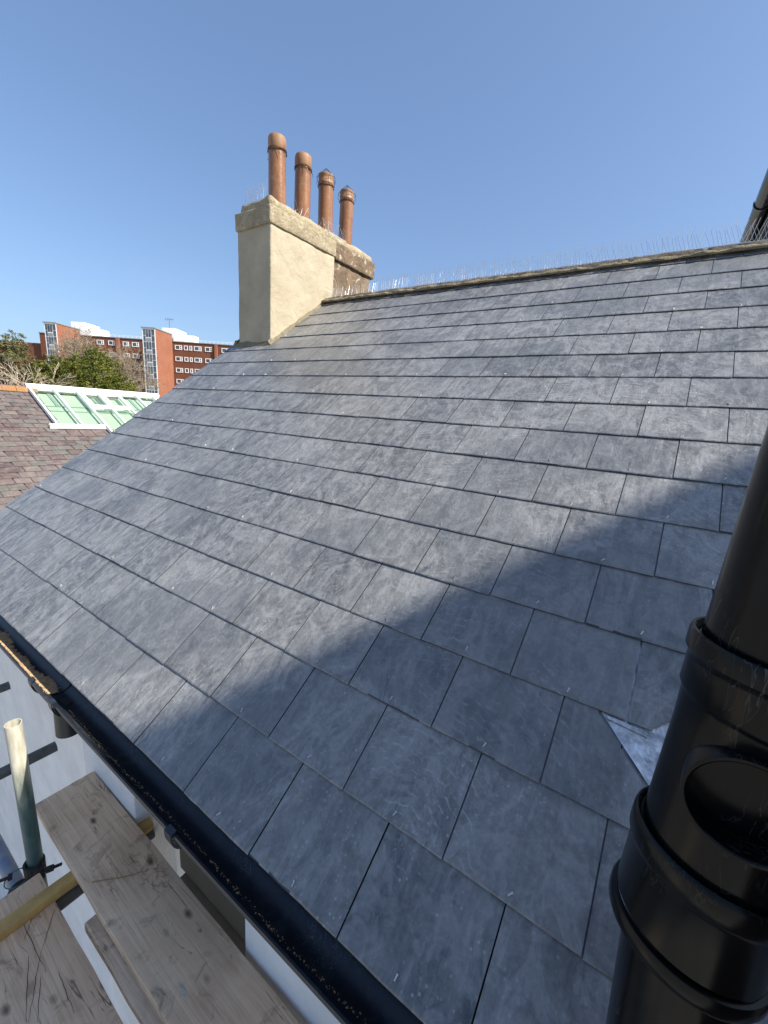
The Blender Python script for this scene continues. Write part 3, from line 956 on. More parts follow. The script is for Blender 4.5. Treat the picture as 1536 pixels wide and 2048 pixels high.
Sp(mobj("branch_socket", tomesh(bm, "branch_socket", True, R(40)), M_BLACK))
# moulded seams, boss and mark on the fitting
def on_pipe(a, z, r): return Msoil @ Vector((r * math.cos(a), r * math.sin(a), z))
bm = bmesh.new()
add_tube(bm, [on_pipe(R(-128) + .03 * i, 0.735 - .0012 * i, 0.0572) for i in range(40)], 0.0007, 4)
add_tube(bm, [on_pipe(R(-120) + .03 * i, 0.553 - .0002 * i * i * .3, 0.0604) for i in range(10)] + [on_pipe(R(-102), 0.545 - .006 * i, 0.0603) for i in range(5)], 0.0008, 4)
Sp(mobj("moulding_seam", tomesh(bm, "moulding_seam"), M_BLACK))
bm = bmesh.new()
sq = []
for k in range(33):
    a = 2 * math.pi * k / 32
    c, s = math.cos(a), math.sin(a)
    f = (abs(c) ** 5 + abs(s) ** 5) ** (-1 / 5)
    sq.append(on_pipe(R(-78) + 0.19 * c * f, 0.748 + 0.010 * s * f, 0.0603))
add_tube(bm, sq, 0.0005, 4)
add_tube(bm, [on_pipe(R(-84) + .06 * math.cos(k * .45) * (1 - k / 34), 0.745 + .0036 * math.sin(k * .45) * (1 - k / 34), 0.0604) for k in range(30)], 0.0005, 4)
for q in range(4):
    add_tube(bm, [on_pipe(R(-76) + .045 * q + .012 * math.cos(k), 0.747 + .0026 * math.sin(k), 0.0603) for k in range(0, 5)], 0.0004, 4)
Sp(mobj("moulded_mark", tomesh(bm, "moulded_mark"), M_BLACK))
bm = bmesh.new()
add_box(bm, -0.006, 0.006, -0.004, 0.004, -0.008, 0.008, 0.002, Matrix.Translation(on_pipe(R(168), 0.662, 0.0575)))
Sp(mobj("side_lug", tomesh(bm, "side_lug"), M_BLACK))

# ------------------------------------------------------------------ scaffold
def plank(name, x0, x1, y0, y1, zt, th, label, rz=0.0, mat=M_WOOD, cat="plank", group=None, seed=0):
    bm = bmesh.new()
    bmesh.ops.create_cube(bm, size=1.0)
    w, L = y1 - y0, x1 - x0
    for v in bm.verts: v.co = Vector(((v.co.x) * L, v.co.y * w, (v.co.z - .5) * th))
    bmesh.ops.bevel(bm, geom=bm.edges[:], offset=min(th, w) * .12, segments=2, affect='EDGES', profile=.5)
    k = int(L / .05)
    for i in range(1, k):
        bmesh.ops.bisect_plane(bm, geom=bm.verts[:] + bm.edges[:] + bm.faces[:], plane_co=(-L / 2 + L * i / k, 0, 0), plane_no=(1, 0, 0))
    bm.normal_update()
    for v in bm.verts:
        p = v.co * 7 + Vector((seed, seed, 0))
        v.co.y += noise.noise(p) * .003
        v.co.z += noise.noise(p + Vector((9, 0, 0))) * .0016
    o = mobj(name, tomesh(bm, name, True, R(40)), mat, None, ((x0 + x1) / 2, (y0 + y1) / 2, zt), (0, 0, rz))
    return meta(o, label, cat, group)
ZM = -0.675
BOARD_MAIN = plank("scaffold_board", -1.515, 1.2, -0.094, 0.120, ZM, 0.038, "long worn scaffold board beside the gutter, topmost of the boards", R(-0.8), seed=1, group="scaffold boards")
BOARD_LEFT = plank("scaffold_board", -1.265, 1.2, -0.366, -0.146, -0.745, 0.038, "wide scaffold board in the bottom left corner with dark crossed scratches", R(-0.3), seed=4, group="scaffold boards")
plank("scaffold_board", -0.965, 1.2, -0.116, 0.10, -0.745, 0.038, "scaffold board half hidden under the topmost board", R(-0.3), seed=9, group="scaffold boards")
b = plank("timber_batten", 0, 0.74, 0, 0.045, -0.709, 0.034, "yellow timber batten laid across under the topmost scaffold board", R(88), M_BATTEN, "batten")
b.location = (-1.135, -0.18, -0.7125)

def stick(name, pts, r, mat, label, cat, group=None, n=20, hollow=True):
    p0 = Vector(pts[0])
    bm = bmesh.new()
    rel = [Vector(p) - p0 for p in pts]
    if hollow:
        d = (rel[-1] - rel[0]); L = d.length
        add_lathe(bm, [(r, 0), (r, L), (r * .86, L), (r * .86, 0)], n, d.to_track_quat('Z', 'Y').to_matrix().to_4x4(), True)
    else: add_tube(bm, rel, r, n)
    o = mobj(name, tomesh(bm, name, True, R(40)), mat, None, p0)
    return meta(o, label, cat, group)
stick("scaffold_tube", [(-1.325, -0.140, -5.2), (-1.331, -0.131, -0.150)], 0.0242, M_TUBE, "upright scaffold tube, pale at its open top and green below", "scaffold tube")
stick("scaffold_tube", [(-4.2, -0.185, -0.845), (1.2, -0.185, -0.845)], 0.0242, M_BLUE, "blue scaffold tube running along under the left board end", "scaffold tube")
stick("scaffold_tube", [(-1.145, -1.3, -0.806), (-1.145, 0.20, -0.806)], 0.0242, M_GALV, "dark scaffold tube crossing directly under the yellow batten", "scaffold tube")
stick("scaffold_tube", [(-1.86, -1.3, -0.71), (-1.843, 0.104, -0.71)], 0.0242, M_GALV, "grey scaffold tube pointing at the wall behind the upright tube", "scaffold tube")
stick("scaffold_tube", [(-2.63, -1.3, -0.74), (-2.61, 0.125, -0.74)], 0.0242, M_GALV, "grey scaffold tube stub at the left edge below the gutter end", "scaffold tube")
# coupler joining upright and blue tube
cp = empty("scaffold_coupler", (-1.33, -0.15, -0.80), "rusty bolted coupler clamping the upright tube", "coupler")
def Cp(o): o.parent = cp; o.matrix_parent_inverse = Matrix.Translation((1.33, .15, .80)); return o
bm = bmesh.new()
add_lathe(bm, [(0.0255, -0.026), (0.032, -0.026), (0.033, 0.026), (0.0255, 0.026)], 20, Matrix.Translation((-1.3265, -0.137, -0.775)), True)
Cp(mobj("clamp_band", tomesh(bm, "clamp_band"), M_COUPLER))
bm = bmesh.new()
add_lathe(bm, [(0.0255, -0.026), (0.032, -0.026), (0.033, 0.026), (0.0255, 0.026)], 20, Matrix.Translation((-1.3265, -0.185, -0.845)) @ Matrix.Rotation(R(90), 4, 'Y'), True)
Cp(mobj("clamp_band", tomesh(bm, "clamp_band"), M_COUPLER))
def bolt(p, d, L):
    bm = bmesh.new()
    p, d = Vector(p), Vector(d).normalized()
    add_tube(bm, [p, p + d * L], 0.0055, 8)
    add_tube(bm, [p + d * L * .45, p + d * L * .70], 0.0115, 6)
    add_tube(bm, [p - d * .006, p + d * .006], 0.012, 6)
    Cp(mobj("bolt", tomesh(bm, "bolt"), M_COUPLER))
bolt((-1.29, -0.15, -0.77), (0.45, 0.75, .12), 0.085)
bolt((-1.36, -0.20, -0.78), (-0.3, -0.9, .1), 0.085)
bolt((-1.30, -0.20, -0.82), (0.3, -0.9, .2), 0.075)
bm = bmesh.new()
add_box(bm, -1.305, -1.275, -0.150, -0.120, -0.800, -0.752, 0.006)
Cp(mobj("flap", tomesh(bm, "flap"), M_COUPLER))
o = stick("cable_tie", [(-1.345 + .036 * math.cos(a / 3), -0.185 + .036 * math.sin(a / 3), -0.79 + .0 * a) for a in range(0, 20)], 0.002, simple("green_plastic", (0.03, 0.16, 0.13), 0.5), "thin green tie looped round the blue tube", "cable tie", None, 6, False)

# straw and scratches on the boards
def on_board(o, board):
    o.parent = board
    o.matrix_parent_inverse = (Matrix.Translation(board.location) @ Matrix.Rotation(board.rotation_euler.z, 4, 'Z')).inverted()
    return o
rs = random.Random(5)
for a, b in (((-1.002, -0.246), (-0.832, -0.299)), ((-1.123, -0.196), (-1.061, -0.241)), ((-1.085, -0.150), (-0.974, -0.225)), ((-0.974, -0.225), (-0.827, -0.296)),
             ((-1.129, -0.227), (-0.914, -0.227)), ((-0.917, -0.24), (-0.808, -0.282)), ((-0.886, -0.207), (-0.749, -0.215))):
    bm = bmesh.new()
    n = 9
    row = []
    for i in range(n + 1):
        t_ = i / n
        x = a[0] + (b[0] - a[0]) * t_ + rs.uniform(-.0015, .0015); y = a[1] + (b[1] - a[1]) * t_ + rs.uniform(-.0015, .0015)
        w_ = 0.00055 * math.sin(math.pi * min(.95, t_ + .08)) + .0003
        row.append((bm.verts.new((x, y - w_, -0.7446 + .0022)), bm.verts.new((x + w_ * .5, y + w_, -0.7446 + .0022))))
    for p, q in zip(row, row[1:]): bm.faces.new((p[0], q[0], q[1], p[1]))
    on_board(mobj("scratch", tomesh(bm, "scratch"), M_DARKLINE), BOARD_LEFT)
def splash(x, y, lx, ly, seed):
    rr_ = random.Random(seed)
    bm = bmesh.new()
    c_ = bm.verts.new((x, y, ZM + .0030))
    vs = []
    for k in range(22):
        an = 2 * math.pi * k / 22
        f = rr_.uniform(.45, 1.1)
        vs.append(bm.verts.new((x + math.cos(an) * lx * f, y + math.sin(an) * ly * f, ZM + .0019)))
    for k in range(22): bm.faces.new((c_, vs[k], vs[(k + 1) % 22]))
    on_board(mobj("white_splash", tomesh(bm, "white_splash"), M_SPLASH), BOARD_MAIN)
splash(-0.520, -0.028, 0.022, 0.006, 1); splash(-0.500, -0.035, 0.012, 0.004, 2); splash(-0.69, 0.035, 0.008, 0.005, 3); splash(-0.655, 0.028, 0.005, 0.003, 4)
def straw(pts, r, mat, label, cat, name, group=None):
    return stick(name, pts, r, mat, label, cat, group, 5, False)
straw([(-1.02, -0.060, ZM + .002), (-0.985, -0.025, ZM + .004), (-0.955, 0.005, ZM + .004), (-0.93, 0.04, ZM + .002)], 0.0016, M_STRAW, "long dry straw lying on the topmost scaffold board", "straw", "straw_stalk")
bm = bmesh.new()
rs = random.Random(12)
for i in range(60):
    x, y = rs.gauss(-0.90, .06), min(0.10, max(-0.06, rs.gauss(0.07, .03)))
    a = rs.uniform(0, 3.14); l = rs.uniform(.01, .035)
    add_tube(bm, [(x, y, ZM + .001), (x + math.cos(a) * l * .5, y + math.sin(a) * l * .3, ZM + .003 + rs.uniform(0, .002)), (x + math.cos(a) * l, y + math.sin(a) * l * .8, ZM + .001)], 0.0007, 3)
meta(mobj("straw_scraps", tomesh(bm, "straw_scraps"), M_STRAW), "scattered straw scraps on the topmost scaffold board near its middle", "straw", None, "stuff")

# ------------------------------------------------------------------ neighbouring old slate roof with glazed panel
PA = R(27)
XN, ZN = -13.0, 1.0
def NP(y, d, h=0.0):
    return Vector((XN + d * math.cos(PA) + h * math.sin(PA), y, ZN - d * math.sin(PA) + h * math.cos(PA)))
nb = empty("neighbouring_house", (XN, 4, -5.2), "old house beyond the gutter end with weathered purple slate roof", "house")
NI = Matrix.Translation((-XN, -4, 5.2))
def Nb(o): o.parent = nb; o.matrix_parent_inverse = NI; return o
bm = bmesh.new()
add_prism(bm, [(-1.5, 0.05), (9.5, 0.05), (9.5, 6.4), (-1.5, 6.4)], 0.03, lambda p, h: NP(p[0], p[1], -.07 + h))
Nb(mobj("roof_deck", tomesh(bm, "roof_deck"), M_OLD))
bm = bmesh.new()
add_prism(bm, [(XN, ZN - .05), (XN - 5.5, ZN - .05 - 5.5 * math.tan(PA)), (XN - 5.5, ZN - .1 - 5.5 * math.tan(PA)), (XN, ZN - .1)], 11, lambda p, h: Vector((p[0], -1.5 + h, p[1])))
Nb(mobj("rear_slope", tomesh(bm, "rear_slope"), M_OLD))
bm = bmesh.new()
add_prism(bm, [(XN - 5, -5.2), (XN + 5.4, -5.2), (XN + 5.4, ZN - .1 - 5.4 * math.tan(PA)), (XN, ZN - .12), (XN - 5, ZN - .1 - 5 * math.tan(PA))], 10.6, lambda p, h: Vector((p[0], -1.3 + h, p[1])))
Nb(mobj("wall", tomesh(bm, "wall"), M_SILL))
OG, OWd = 0.185, 0.265
omesh = []
for i in range(6):
    rnd = random.Random(i)
    bm = bmesh.new()
    w = OWd - .012
    c = [rnd.uniform(-.008, .008) for _ in range(4)]
    poly = [(-w / 2 + c[0], c[1] * .6), (w / 2 + c[2], c[3] * .6), (w / 2, -.36), (-w / 2, -.36)]
    # local: x along ridge, y down slope positive -> tail at y = +
    add_prism(bm, [(p[0], p[1]) for p in poly], .012, lambda p, h: Vector((p[0], p[1], .028 + p[1] * .075 - .012 + h)))
    me = tomesh(bm, "slate"); me.materials.append(M_OLD); omesh.append(me)
rotN = Matrix((Vector((0, 1, 0)), Vector((math.cos(PA), 0, -math.sin(PA))), Vector((math.sin(PA), 0, math.cos(PA))))).transposed()
# columns: local x -> world Y, local y -> down slope, local z -> normal (left-handed fix: flip x)
rotN = Matrix(((0, math.cos(PA), math.sin(PA)), (-1, 0, 0), (0, -math.sin(PA), math.cos(PA))))
cnt = 0
for rj in range(33):
    d = 0.16 + rj * OG
    for ci in range(45):
        y = -1.3 + ci * OWd + (OWd / 2 if rj % 2 else 0) + random.uniform(-.012, .012)
        if y > 9: continue
        if d < 2.02 and y > 3.20 + .14: continue
        if y > 4.6 and d < 2.4: continue
        # only what the picture can show: the wedge above our own verge, with a margin
        if y < 1.05 - d * .12 + .2 or y > 5.4 - d * .55 + 1.0 or d > 5.3: continue
        cnt += 1
        if cnt > 298: continue
        o = bpy.data.objects.new("slate", omesh[random.randrange(6)])
        mw = Matrix.Translation(NP(y, d + random.uniform(-.008, .008), random.uniform(0, .006))) @ (rotN.to_4x4() @ Matrix.Rotation(random.uniform(-.02, .02), 4, 'Z'))
        link(o); Nb(o)
        o.matrix_basis = mw
for i, y in enumerate([1.0 + .42 * k for k in range(6)]):
    bm = bmesh.new()
    add_prism(bm, [(-.17, -.02), (-.15, .05), (-.06, .10), (.06, .10), (.15, .05), (.17, -.02)], .41, lambda p, h: Vector((XN + p[0], y + h, ZN - .02 + p[1] + .01 * noise.noise(Vector((p[0] * 9, y + h, 0))))))
    Nb(mobj("ridge_tile", tomesh(bm, "ridge_tile"), M_ORANGE))

gp = empty("glazed_roof_panel", NP(4.5, 1.0), "white framed glazed roof panel with pale green glass on the old slate roof", "skylight")
GPI = Matrix.Translation(-NP(4.5, 1.0))
def Gp(o): o.parent = gp; o.matrix_parent_inverse = GPI; return o
def nbar(name, y0, y1, d0, d1, h0, h1, mat, skew=0.0):
    bm = bmesh.new()
    def t3(p, h): return NP(p[0], p[1], h0 + h)
    add_prism(bm, [(y0, d0), (y1, d0), (y1, d1), (y0, d1)], h1 - h0, t3)
    return Gp(mobj(name, tomesh(bm, name), mat))
nbar("top_rail", 3.30, 6.55, -0.04, 0.075, 0.05, 0.17, M_PVC)
ends = {3.345: 1.80, 3.85: 1.80, 4.36: 2.5, 4.86: 2.5, 5.355: 2.5, 5.85: 2.5, 6.35: 2.5}
ys = sorted(ends)
for y in ys: nbar("glazing_bar", y - .021, y + .021, 0.077, ends[y], 0.055, 0.135, M_PVC)
nbar("bottom_rail", 3.19, 4.325, 1.803, 1.875, 0.03, 0.12, M_PVC)
nbar("bottom_rail", 4.395, 6.55, 2.503, 2.60, 0.03, 0.13, M_PVC)
for a, b in zip(ys, ys[1:]):
    nbar("pane", a + .036, b - .036, 0.09, min(ends[a], ends[b]) - .005 if a > 4.3 or b < 4.3 else 1.8, 0.088, 0.094, M_GLASS)
for a, b in ((4.36, 4.86), (4.86, 5.355)):
    nbar("vent_top", a + .036, b - .036, 0.17, 0.235, 0.098, 0.165, M_PVC)
    nbar("vent_bottom", a + .036, b - .036, 0.87, 0.96, 0.098, 0.165, M_PVC)
    nbar("vent_side", a + .036, a + .075, 0.237, 0.868, 0.098, 0.165, M_PVC)
    nbar("vent_side", b - .075, b - .036, 0.237, 0.868, 0.098, 0.165, M_PVC)
nbar("room_floor", 3.3, 6.5, 0.1, 2.45, -0.06, -0.028, M_ROOM)
for d in (0.72, 0.95): nbar("inner_rail", 3.36, 6.5, d, d + .028, -0.026, -0.012, M_POST)
for y in (3.70, 4.66, 5.64): nbar("inner_post", y, y + .07, 0.1, 0.715, -0.026, -0.005, M_POST)

# ------------------------------------------------------------------ red brick apartment block
FH = Vector((-0.5495, 0.8355, 0)); RH = Vector((0.8355, 0.5495, 0)); C0 = Vector((0.34015, -0.45162, 0))
blk = empty("apartment_block", C0 + FH * 100 + RH * -60 + Vector((0, 0, -6)), "long red brick apartment block with two glazed stair towers behind the trees", "building")
BI = Matrix.Translation(-(C0 + FH * 100 + RH * -60 + Vector((0, 0, -6))))
MB = Matrix.Translation(C0) @ Matrix((RH, FH, Vector((0, 0, 1)))).transposed().to_4x4()
def B(o, p=None):
    if p is None: o.parent = blk; o.matrix_parent_inverse = BI
    else: o.parent = p
    return o
def bbox(name, a0, a1, w0, w1, z0, z1, mat, p=None, bevel=0):
    bm = bmesh.new(); add_box(bm, a0, a1, w0, w1, z0, z1, bevel, MB)
    return B(mobj(name, tomesh(bm, name), mat), p)
bbox("main_wall", -81.8, -20, 100, 112, -6, 14.35, M_BRICK2)
bbox("low_wing", -100, -81.85, 101, 112, -6, 12.2, M_BRICK2)
bbox("roof_coping", -81.9, -20, 99.85, 112.1, 14.352, 14.50, M_SPANDREL)
bbox("pilaster", -41.3, -40.73, 99.55, 99.99, -6, 14.34, M_BRICK)
bbox("pilaster", -64.0, -63.3, 99.55, 99.99, -6, 14.34, M_BRICK)
bm = bmesh.new()
for i in range(60):
    a = -80 + i
    add_box(bm, a, a + .05, 101.0, 101.05, 14.5, 15.1, 0, MB)
add_box(bm, -80, -20, 101.0, 101.06, 15.1, 15.16, 0, MB)
add_box(bm, -80, -20, 101.0, 101.05, 14.8, 14.84, 0, MB)
B(mobj("roof_railing", tomesh(bm, "roof_railing"), M_WINWHITE))
def bwindow(a0, a1, zt, h, double=True):
    bm = bmesh.new()
    w0, w1 = 99.90, 99.985
    f = .14
    add_box(bm, a0, a1, w0, w1, zt - f, zt, 0, MB)
    add_box(bm, a0, a1, w0, w1, zt - h, zt - h + f, 0, MB)
    add_box(bm, a0, a0 + f, w0, w1, zt - h + f + .001, zt - f - .001, 0, MB)
    add_box(bm, a1 - f, a1, w0, w1, zt - h + f + .001, zt - f - .001, 0, MB)
    s = a0 + (a1 - a0) * .68
    if double:
        add_box(bm, s - .07, s + .07, w0, w1, zt - h + f + .001, zt - f - .001, 0, MB)
        add_box(bm, s + .071, a1 - f - .001, w0, w1, zt - h * .5 - .06, zt - h * .5 + .06, 0, MB)
    w = B(mobj("window", tomesh(bm, "window"), M_WINWHITE))
    bm = bmesh.new()
    add_box(bm, a0 + f + .001, a1 - f - .001, 99.95, 99.983, zt - h + f + .001, zt - f - .001, 0, MB)
    p = mobj("pane", tomesh(bm, "pane"), M_GLASSFAR); p.parent = w; p.matrix_parent_inverse = BI.inverted() @ BI
    return w
cols = [(-50.56, -48.95, 1), (-48.48, -47.6, 0), (-47.21, -46.62, 0), (-46.17, -44.47, 1), (-43.63, -42.0, 1), (-39.8, -38.2, 1),
        (-60.48, -58.9, 1), (-62.6, -61.2, 1), (-65.95, -64.4, 1), (-68.6, -67.0, 1), (-57.9, -57.0, 0), (-79.3, -78.1, 1), (-76.6, -75.6, 0)]
for r in range(5):
    for a0, a1, dbl in cols: bwindow(a0, a1, 13.68 - 2.49 * r, 1.0, dbl)
def tower(a0, a1, ztop):
    tw = bbox("stair_tower", a0 + .16, a1, 93.12, 99.98, -6, ztop - .18, M_BRICK)
    bbox("tower_roof", a0 - .15, a1 + .12, 92.85, 99.97, ztop - .178, ztop, M_SPANDREL)
    W_ = a1 - a0
    xs = [0.0, 0.09, 0.20, 0.28, 0.43, 0.50, 0.64, 0.72, 0.90, 0.93]
    gl = bbox("glazed_front", a0, a1 - .02, 93.06, 93.11, -2, ztop - .19, M_WINWHITE)
    z = ztop - .45
    stp = 2.49
    while z > 0:
        for (u0, u1, z0, z1, m) in ((.10, .24, -1.15, 0, 0), (.29, .45, -1.5, -.02, 0), (.50, .66, -1.5, -.02, 0), (.72, .93, -1.15, 0, 0),
                                    (.10, .24, -2.35, -1.28, 0), (.29, .66, -2.36, -1.72, 1), (.72, .93, -2.35, -1.28, 0)):
            bm = bmesh.new()
            add_box(bm, a0 + W_ * u0, a0 + W_ * u1, 93.01, 93.058, z + z0, z + z1, 0, MB)
            p = mobj("spandrel_panel" if m else "pane", tomesh(bm, "pane"), M_SPANDREL if m else M_GLASSFAR)
            p.parent = gl
        z -= stp
tower(-53.98, -51.16, 16.0)
tower(-74.90, -72.30, 15.72)
for da in (0, -21.5):
    bbox("plant_room", -55.0 + da, -51.9 + da, 103, 108.5, 14.51, 17.75, M_PENT)
    bbox("plant_room", -51.88 + da, -47.1 + da, 102, 104.6, 14.51, 16.25, M_PENT)
    bbox("plant_room", -51.1 + da, -48.4 + da, 100.4, 101.95, 14.51, 15.6, M_PENT)
bm = bmesh.new()
add_tube(bm, [MB @ Vector((-54.2, 105, 17.75)), MB @ Vector((-54.2, 105, 20.3))], .05, 6)
for q in (-.9, -.4, .4, .9): add_tube(bm, [MB @ Vector((-54.2 + q, 105, 19.6)), MB @ Vector((-54.2 + q, 105, 20.3))], .03, 4)
add_tube(bm, [MB @ Vector((-55.2, 105, 20.0)), MB @ Vector((-53.2, 105, 20.0))], .035, 4)
B(mobj("roof_aerial", tomesh(bm, "roof_aerial"), M_RUST))

# ------------------------------------------------------------------ trees
def tree_leafy(name, base, crowns, nleaf, ls, mat, label, cat="tree", group=None, seed=0, lean=(0, 0, 0), trunk_h=3.0, bark=M_BARK, drift=None):
    rnd = random.Random(seed)
    t = empty(name, base, label, cat, group)
    base = Vector(base)
    tops = [Vector(c[0]) for c in crowns]
    bm = bmesh.new()
    mid = Vector((0, 0, trunk_h)) + Vector(lean) * .3
    add_tube(bm, [(0, 0, 0), mid * .5, mid], [.32, .27, .2], 8)
    for c in crowns:
        p = Vector(c[0]) - base
        add_tube(bm, [mid, mid.lerp(p, .5) + Vector((rnd.uniform(-.3, .3), rnd.uniform(-.3, .3), .2)), p], [.16, .1, .03], 6)
    mobj("trunk", tomesh(bm, "trunk", True), bark, t)
    bm = bmesh.new()
    tot = sum(c[1] * c[2] for c in crowns)
    drift = Vector(drift) if drift else None
    for (c, rx, rz) in crowns:
        c = Vector(c) - base
        n = int(nleaf * rx * rz / tot)
        nc = max(8, n // 26)
        for q in range(nc):
            d = Vector((rnd.gauss(0, 1), rnd.gauss(0, 1), rnd.gauss(0, 1))).normalized()
            rr = rnd.uniform(.35, 1.0) ** .6 * (1 + .25 * noise.noise(d * 2 + Vector((seed, 0, 0))))
            cc = c + Vector((d.x * rx * rr, d.y * rx * rr, d.z * rz * rr))
            axis_d = (drift if drift else Vector((d.x, d.y, d.z * .5 + .25))).normalized()
            axis_d = (axis_d + Vector((rnd.uniform(-.5, .5), rnd.uniform(-.5, .5), rnd.uniform(-.3, .3)))).normalized()
            cl = rnd.uniform(.5, 1.2) * ls * 5
            for k in range(26):
                u = rnd.uniform(-.5, .5)
                p = cc + axis_d * u * cl + Vector((rnd.gauss(0, 1), rnd.gauss(0, 1), rnd.gauss(0, .8))) * ls * .9
                s = ls * rnd.uniform(.6, 1.3)
                a = (axis_d + Vector((rnd.uniform(-1, 1), rnd.uniform(-1, 1), rnd.uniform(-1, 1))) * .8).normalized()
                b = a.cross(Vector((rnd.uniform(-1, 1), rnd.uniform(-1, 1), rnd.uniform(-1, 1)))).normalized()
                vs = [bm.verts.new(p + a * s * e1 + b * s * .45 * e2) for e1, e2 in ((-1, 0), (0, -1), (1, 0), (0, 1))]
                bm.faces.new(vs)
    me = bpy.data.meshes.new("crown"); bm.to_mesh(me); bm.free()
    o = mobj("crown", me, mat, t)
    return t

def tree_bare(name, base, height, spread, label, seed, mat, group=None, levels=6, rad=.22, lean=Vector((0, 0, 0)), updamp=.55, minr=.012):
    rnd = random.Random(seed)
    t = empty(name, base, label, "tree", group)
    big, twig = bmesh.new(), bmesh.new()
    def grow(p, d, L, r, lv):
        q = p + d * L
        mid = p + d * L * .5 + Vector((rnd.uniform(-1, 1), rnd.uniform(-1, 1), rnd.uniform(-1, 1))) * L * .06
        tgt = big if lv < 3 else twig
        add_tube(tgt, [p, mid, q], [r, r * .85, r * .68], 6 if lv < 3 else 3, False)
        if lv >= levels: return
        for k in range(rnd.choice((2, 3, 3)) if lv else 5):
            n = Vector((rnd.uniform(-1, 1), rnd.uniform(-1, 1), rnd.uniform(-.35, .9)))
            nd = (d * updamp + n * spread + lean * .15).normalized()
            st = q if rnd.random() < .6 else p.lerp(q, rnd.uniform(.5, .9))
            grow(st, nd, L * rnd.uniform(.62, .86), max(minr, r * .62), lv + 1)
    grow(Vector((0, 0, 0)), Vector((rnd.uniform(-.05, .05), rnd.uniform(-.05, .05), 1)), height * .30, rad, 0)
    mobj("trunk", tomesh(big, "trunk", True), mat, t)
    mobj("crown", tomesh(twig, "crown"), mat, t)
    return t
def LP(a, w, z): return C0 + RH * a + FH * w + Vector((0, 0, z))
def lean_dir(x, z): return RH * x + Vector((0, 0, z))
tree_leafy("yew_tree", LP(-29.5, 40, -5.2), [(LP(-30.5, 40, 1.8), 2.8, 2.6), (LP(-28.2, 40.5, 2.5), 2.4, 2.4), (LP(-26.3, 41, 1.2), 1.9, 1.9), (LP(-32.4, 39.5, 1.2), 2.0, 2.2), (LP(-28.8, 38.5, 0.2), 3.0, 1.8), (LP(-25.2, 41, 0.3), 1.2, 1.4), (LP(-28.4, 41, 4.3), 1.1, 1.3), (LP(-32.8, 40.5, 2.6), 1.5, 1.3), (LP(-31.2, 40, 3.0), 1.6, 1.2)],
           90000, .080, M_YEW, "broad dense green yew tree above the glazed roof panel", seed=3, drift=lean_dir(.9, .35))
tree_leafy("conifer_tree", LP(-34.8, 38, -5.2), [(LP(-34.2, 38, 3.2), 2.1, 2.2), (LP(-36.0, 38, 2.6), 2.1, 2.5), (LP(-33.0, 38.5, 1.6), 1.3, 1.8), (LP(-33.4, 38, 5.0), .9, 1.0), (LP(-35, 37, 0.3), 2.6, 1.8)],
           30000, .085, M_CONIFER, "windswept dark conifer at the left edge behind the orange ridge", seed=8, drift=lean_dir(-.8, .55))
tree_bare("dead_tree", LP(-31.2, 35.5, -5.2), 9.6, .38, "pale dead conifer with drooping bare branches before the dark conifer", 23, M_DEADBARK, None, 6, .13, Vector((0, 0, -1.6)), .75, .017)
tree_bare("bare_tree", LP(-41.5, 60, -5.2), 15.3, .66, "leafless grey brown tree in front of the left brick tower", 11, M_BARK, "bare trees before the brick block", 8, .26, minr=.018)
tree_bare("bare_tree", LP(-39.6, 62, -5.2), 12.2, .66, "leafless tree rising left of the right brick tower", 14, M_BARK, "bare trees before the brick block", 8, .24, minr=.018)

# ------------------------------------------------------------------ rear neighbour with the dark gutter, upper right
rn = empty("rear_house", (2.5, 7, -5.2), "grey walled house behind the ridge with black gutter overhead at right", "house")
RI = Matrix.Translation((-2.5, -7, 5.2))
def Rn(o): o.parent = rn; o.matrix_parent_inverse = RI; return o
M_GREY = simple("grey_render_wall", (0.26, 0.26, 0.26), 0.85, 0.2, 3, 0.3)
Rn(box("wall", (0.84, 5, 4.05, 12, -5.2, 2.93), M_GREY))
Rn(box("fascia_board", (0.728, 0.76, 4.03, 12.02, 2.86, 3.02), M_FRAME))
Rn(box("soffit", (0.762, 0.838, 4.04, 12.01, 2.87, 2.89), M_FRAME))
bm = bmesh.new()
add_prism(bm, [(0.66, 3.03), (2.9, 4.6), (5.2, 3.03), (5.2, 3.09), (2.9, 4.68), (0.66, 3.09)], 8.1, lambda p, h: Vector((p[0], 3.98 + h, p[1])))
Rn(mobj("roof", tomesh(bm, "roof"), M_OLD))
bm = bmesh.new()
prof = []
n = 14; r = .06; cxg, czg = 0.668, 2.995
prof = [(cxg + r * math.cos(math.pi + math.pi * k / n), czg + r * math.sin(math.pi + math.pi * k / n)) for k in range(n + 1)]
prof += [(cxg + (r - .003) * math.cos(math.pi + math.pi * k / n), czg + (r - .003) * math.sin(math.pi + math.pi * k / n)) for k in range(n, -1, -1)]
add_prism(bm, prof, 8.0, lambda p, h: Vector((p[0], 4.0 + h, p[1])))
Rn(mobj("gutter", tomesh(bm, "gutter", True, R(40)), M_BLACK))
for y in (4.75, 5.9, 7.0):
    bm = bmesh.new()
    r2 = r + .008
    pr = [(cxg + (r + .001) * math.cos(math.pi + math.pi * k / n), czg + (r + .001) * math.sin(math.pi + math.pi * k / n)) for k in range(n + 1)]
    pr += [(cxg + r2 * math.cos(math.pi + math.pi * k / n), czg + r2 * math.sin(math.pi + math.pi * k / n)) for k in range(n, -1, -1)]
    pr += [(cxg - r2, czg + .012), (cxg - r - .001, czg + .012)]
    add_prism(bm, pr, .035, lambda p, h: Vector((p[0], y + h, p[1])))
    Rn(mobj("gutter_bracket", tomesh(bm, "gutter_bracket"), M_GUTTER))

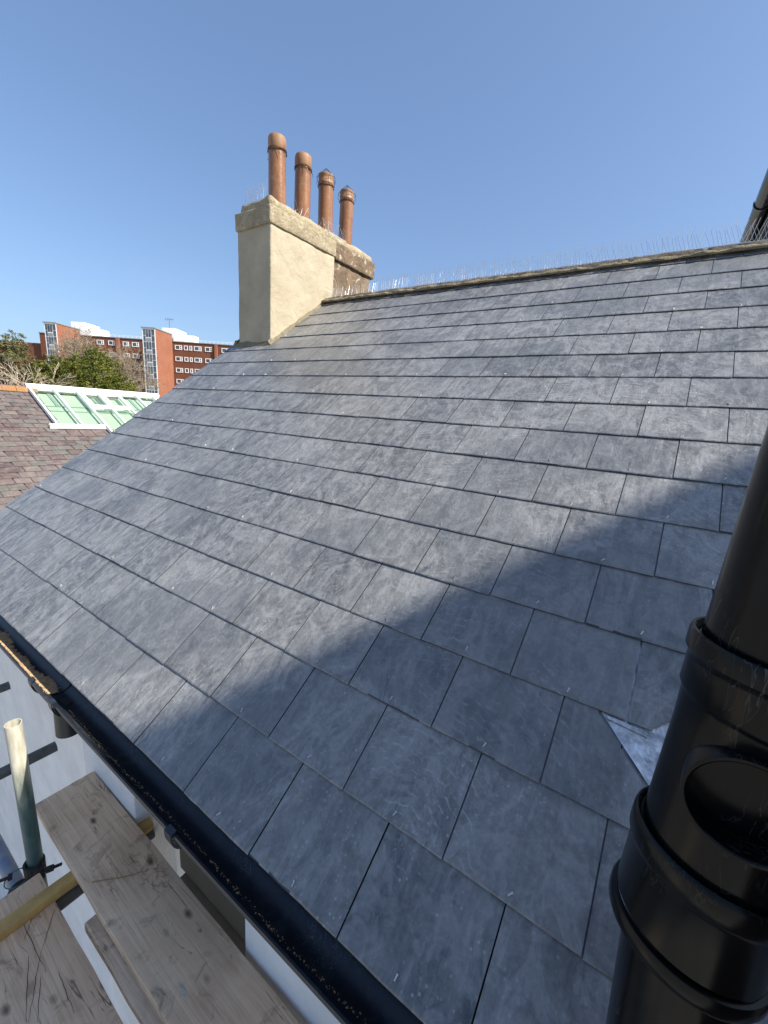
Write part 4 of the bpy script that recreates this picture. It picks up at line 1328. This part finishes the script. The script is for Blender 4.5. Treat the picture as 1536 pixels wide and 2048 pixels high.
# ------------------------------------------------------------------ taller house behind the photographer: it casts the long shade on the slates
e = Vector((0.321, 0.947, 0)).normalized()
s_ = Vector((math.cos(SUN_AZ) * math.cos(SUN_EL), math.sin(SUN_AZ) * math.cos(SUN_EL), math.sin(SUN_EL)))
d_ = Vector((1.396, 1.269, 0.922))
e = (d_ / d_.z - s_ / s_.z); e.z = 0; e.normalize()
P1 = Vector((0.606, 1.302, 0.946)) + s_ * 10.5
side = Vector((e.y, -e.x, 0))
tall = empty("tall_house", (P1.x, P1.y - 5, -5.2), "taller pale house behind the camera that shades the lower slates", "house")
TI = Matrix.Translation((-P1.x, -(P1.y - 5), 5.2))
bm = bmesh.new()
pl = [P1 + e * 0.6, P1 - e * 2.8, P1 - e * 2.8 + side * 5, P1 + e * 0.6 + side * 5]
add_prism(bm, [(p.x, p.y) for p in pl], P1.z - .12 + 5.2, lambda p, h: Vector((p[0], p[1], -5.2 + h)))
o = mobj("wall", tomesh(bm, "wall"), M_RENDER); o.parent = tall; o.matrix_parent_inverse = TI
bm = bmesh.new()
add_prism(bm, [(p.x, p.y) for p in pl], .118, lambda p, h: Vector((p[0], p[1], P1.z - .118 + h)))
o = mobj("parapet_coping", tomesh(bm, "parapet_coping"), M_SILL); o.parent = tall; o.matrix_parent_inverse = TI

# ------------------------------------------------------------------ unseen low wall, added right of the soil pipe to darken nearby slates
sky_blocker = empty("sky_blocker_wall", (1.35, -1.6, -5.2), "unseen dark wall added right of the soil pipe to block sky light", "wall")
M_DARKBRICK = mat_stone("blocker_dark_brick", (0.060, 0.045, 0.038), (0.11, 0.075, 0.058), (0.09, 0.08, 0.065), 9)
o = rough_box("wall", (0.98, 1.30, -0.85, -0.13, -5.2, 1.02), M_DARKBRICK, None, 0.3, 0.006, 6, 0.01, True, 3); o.parent = sky_blocker; o.matrix_parent_inverse = Matrix.Translation((-1.35, 1.6, 5.2))
o = rough_box("blocker_coping", (0.95, 1.33, -0.88, -0.10, 1.022, 1.09), M_STONE, None, 0.2, 0.004, 7, 0.01, True, 6); o.parent = sky_blocker; o.matrix_parent_inverse = Matrix.Translation((-1.35, 1.6, 5.2))
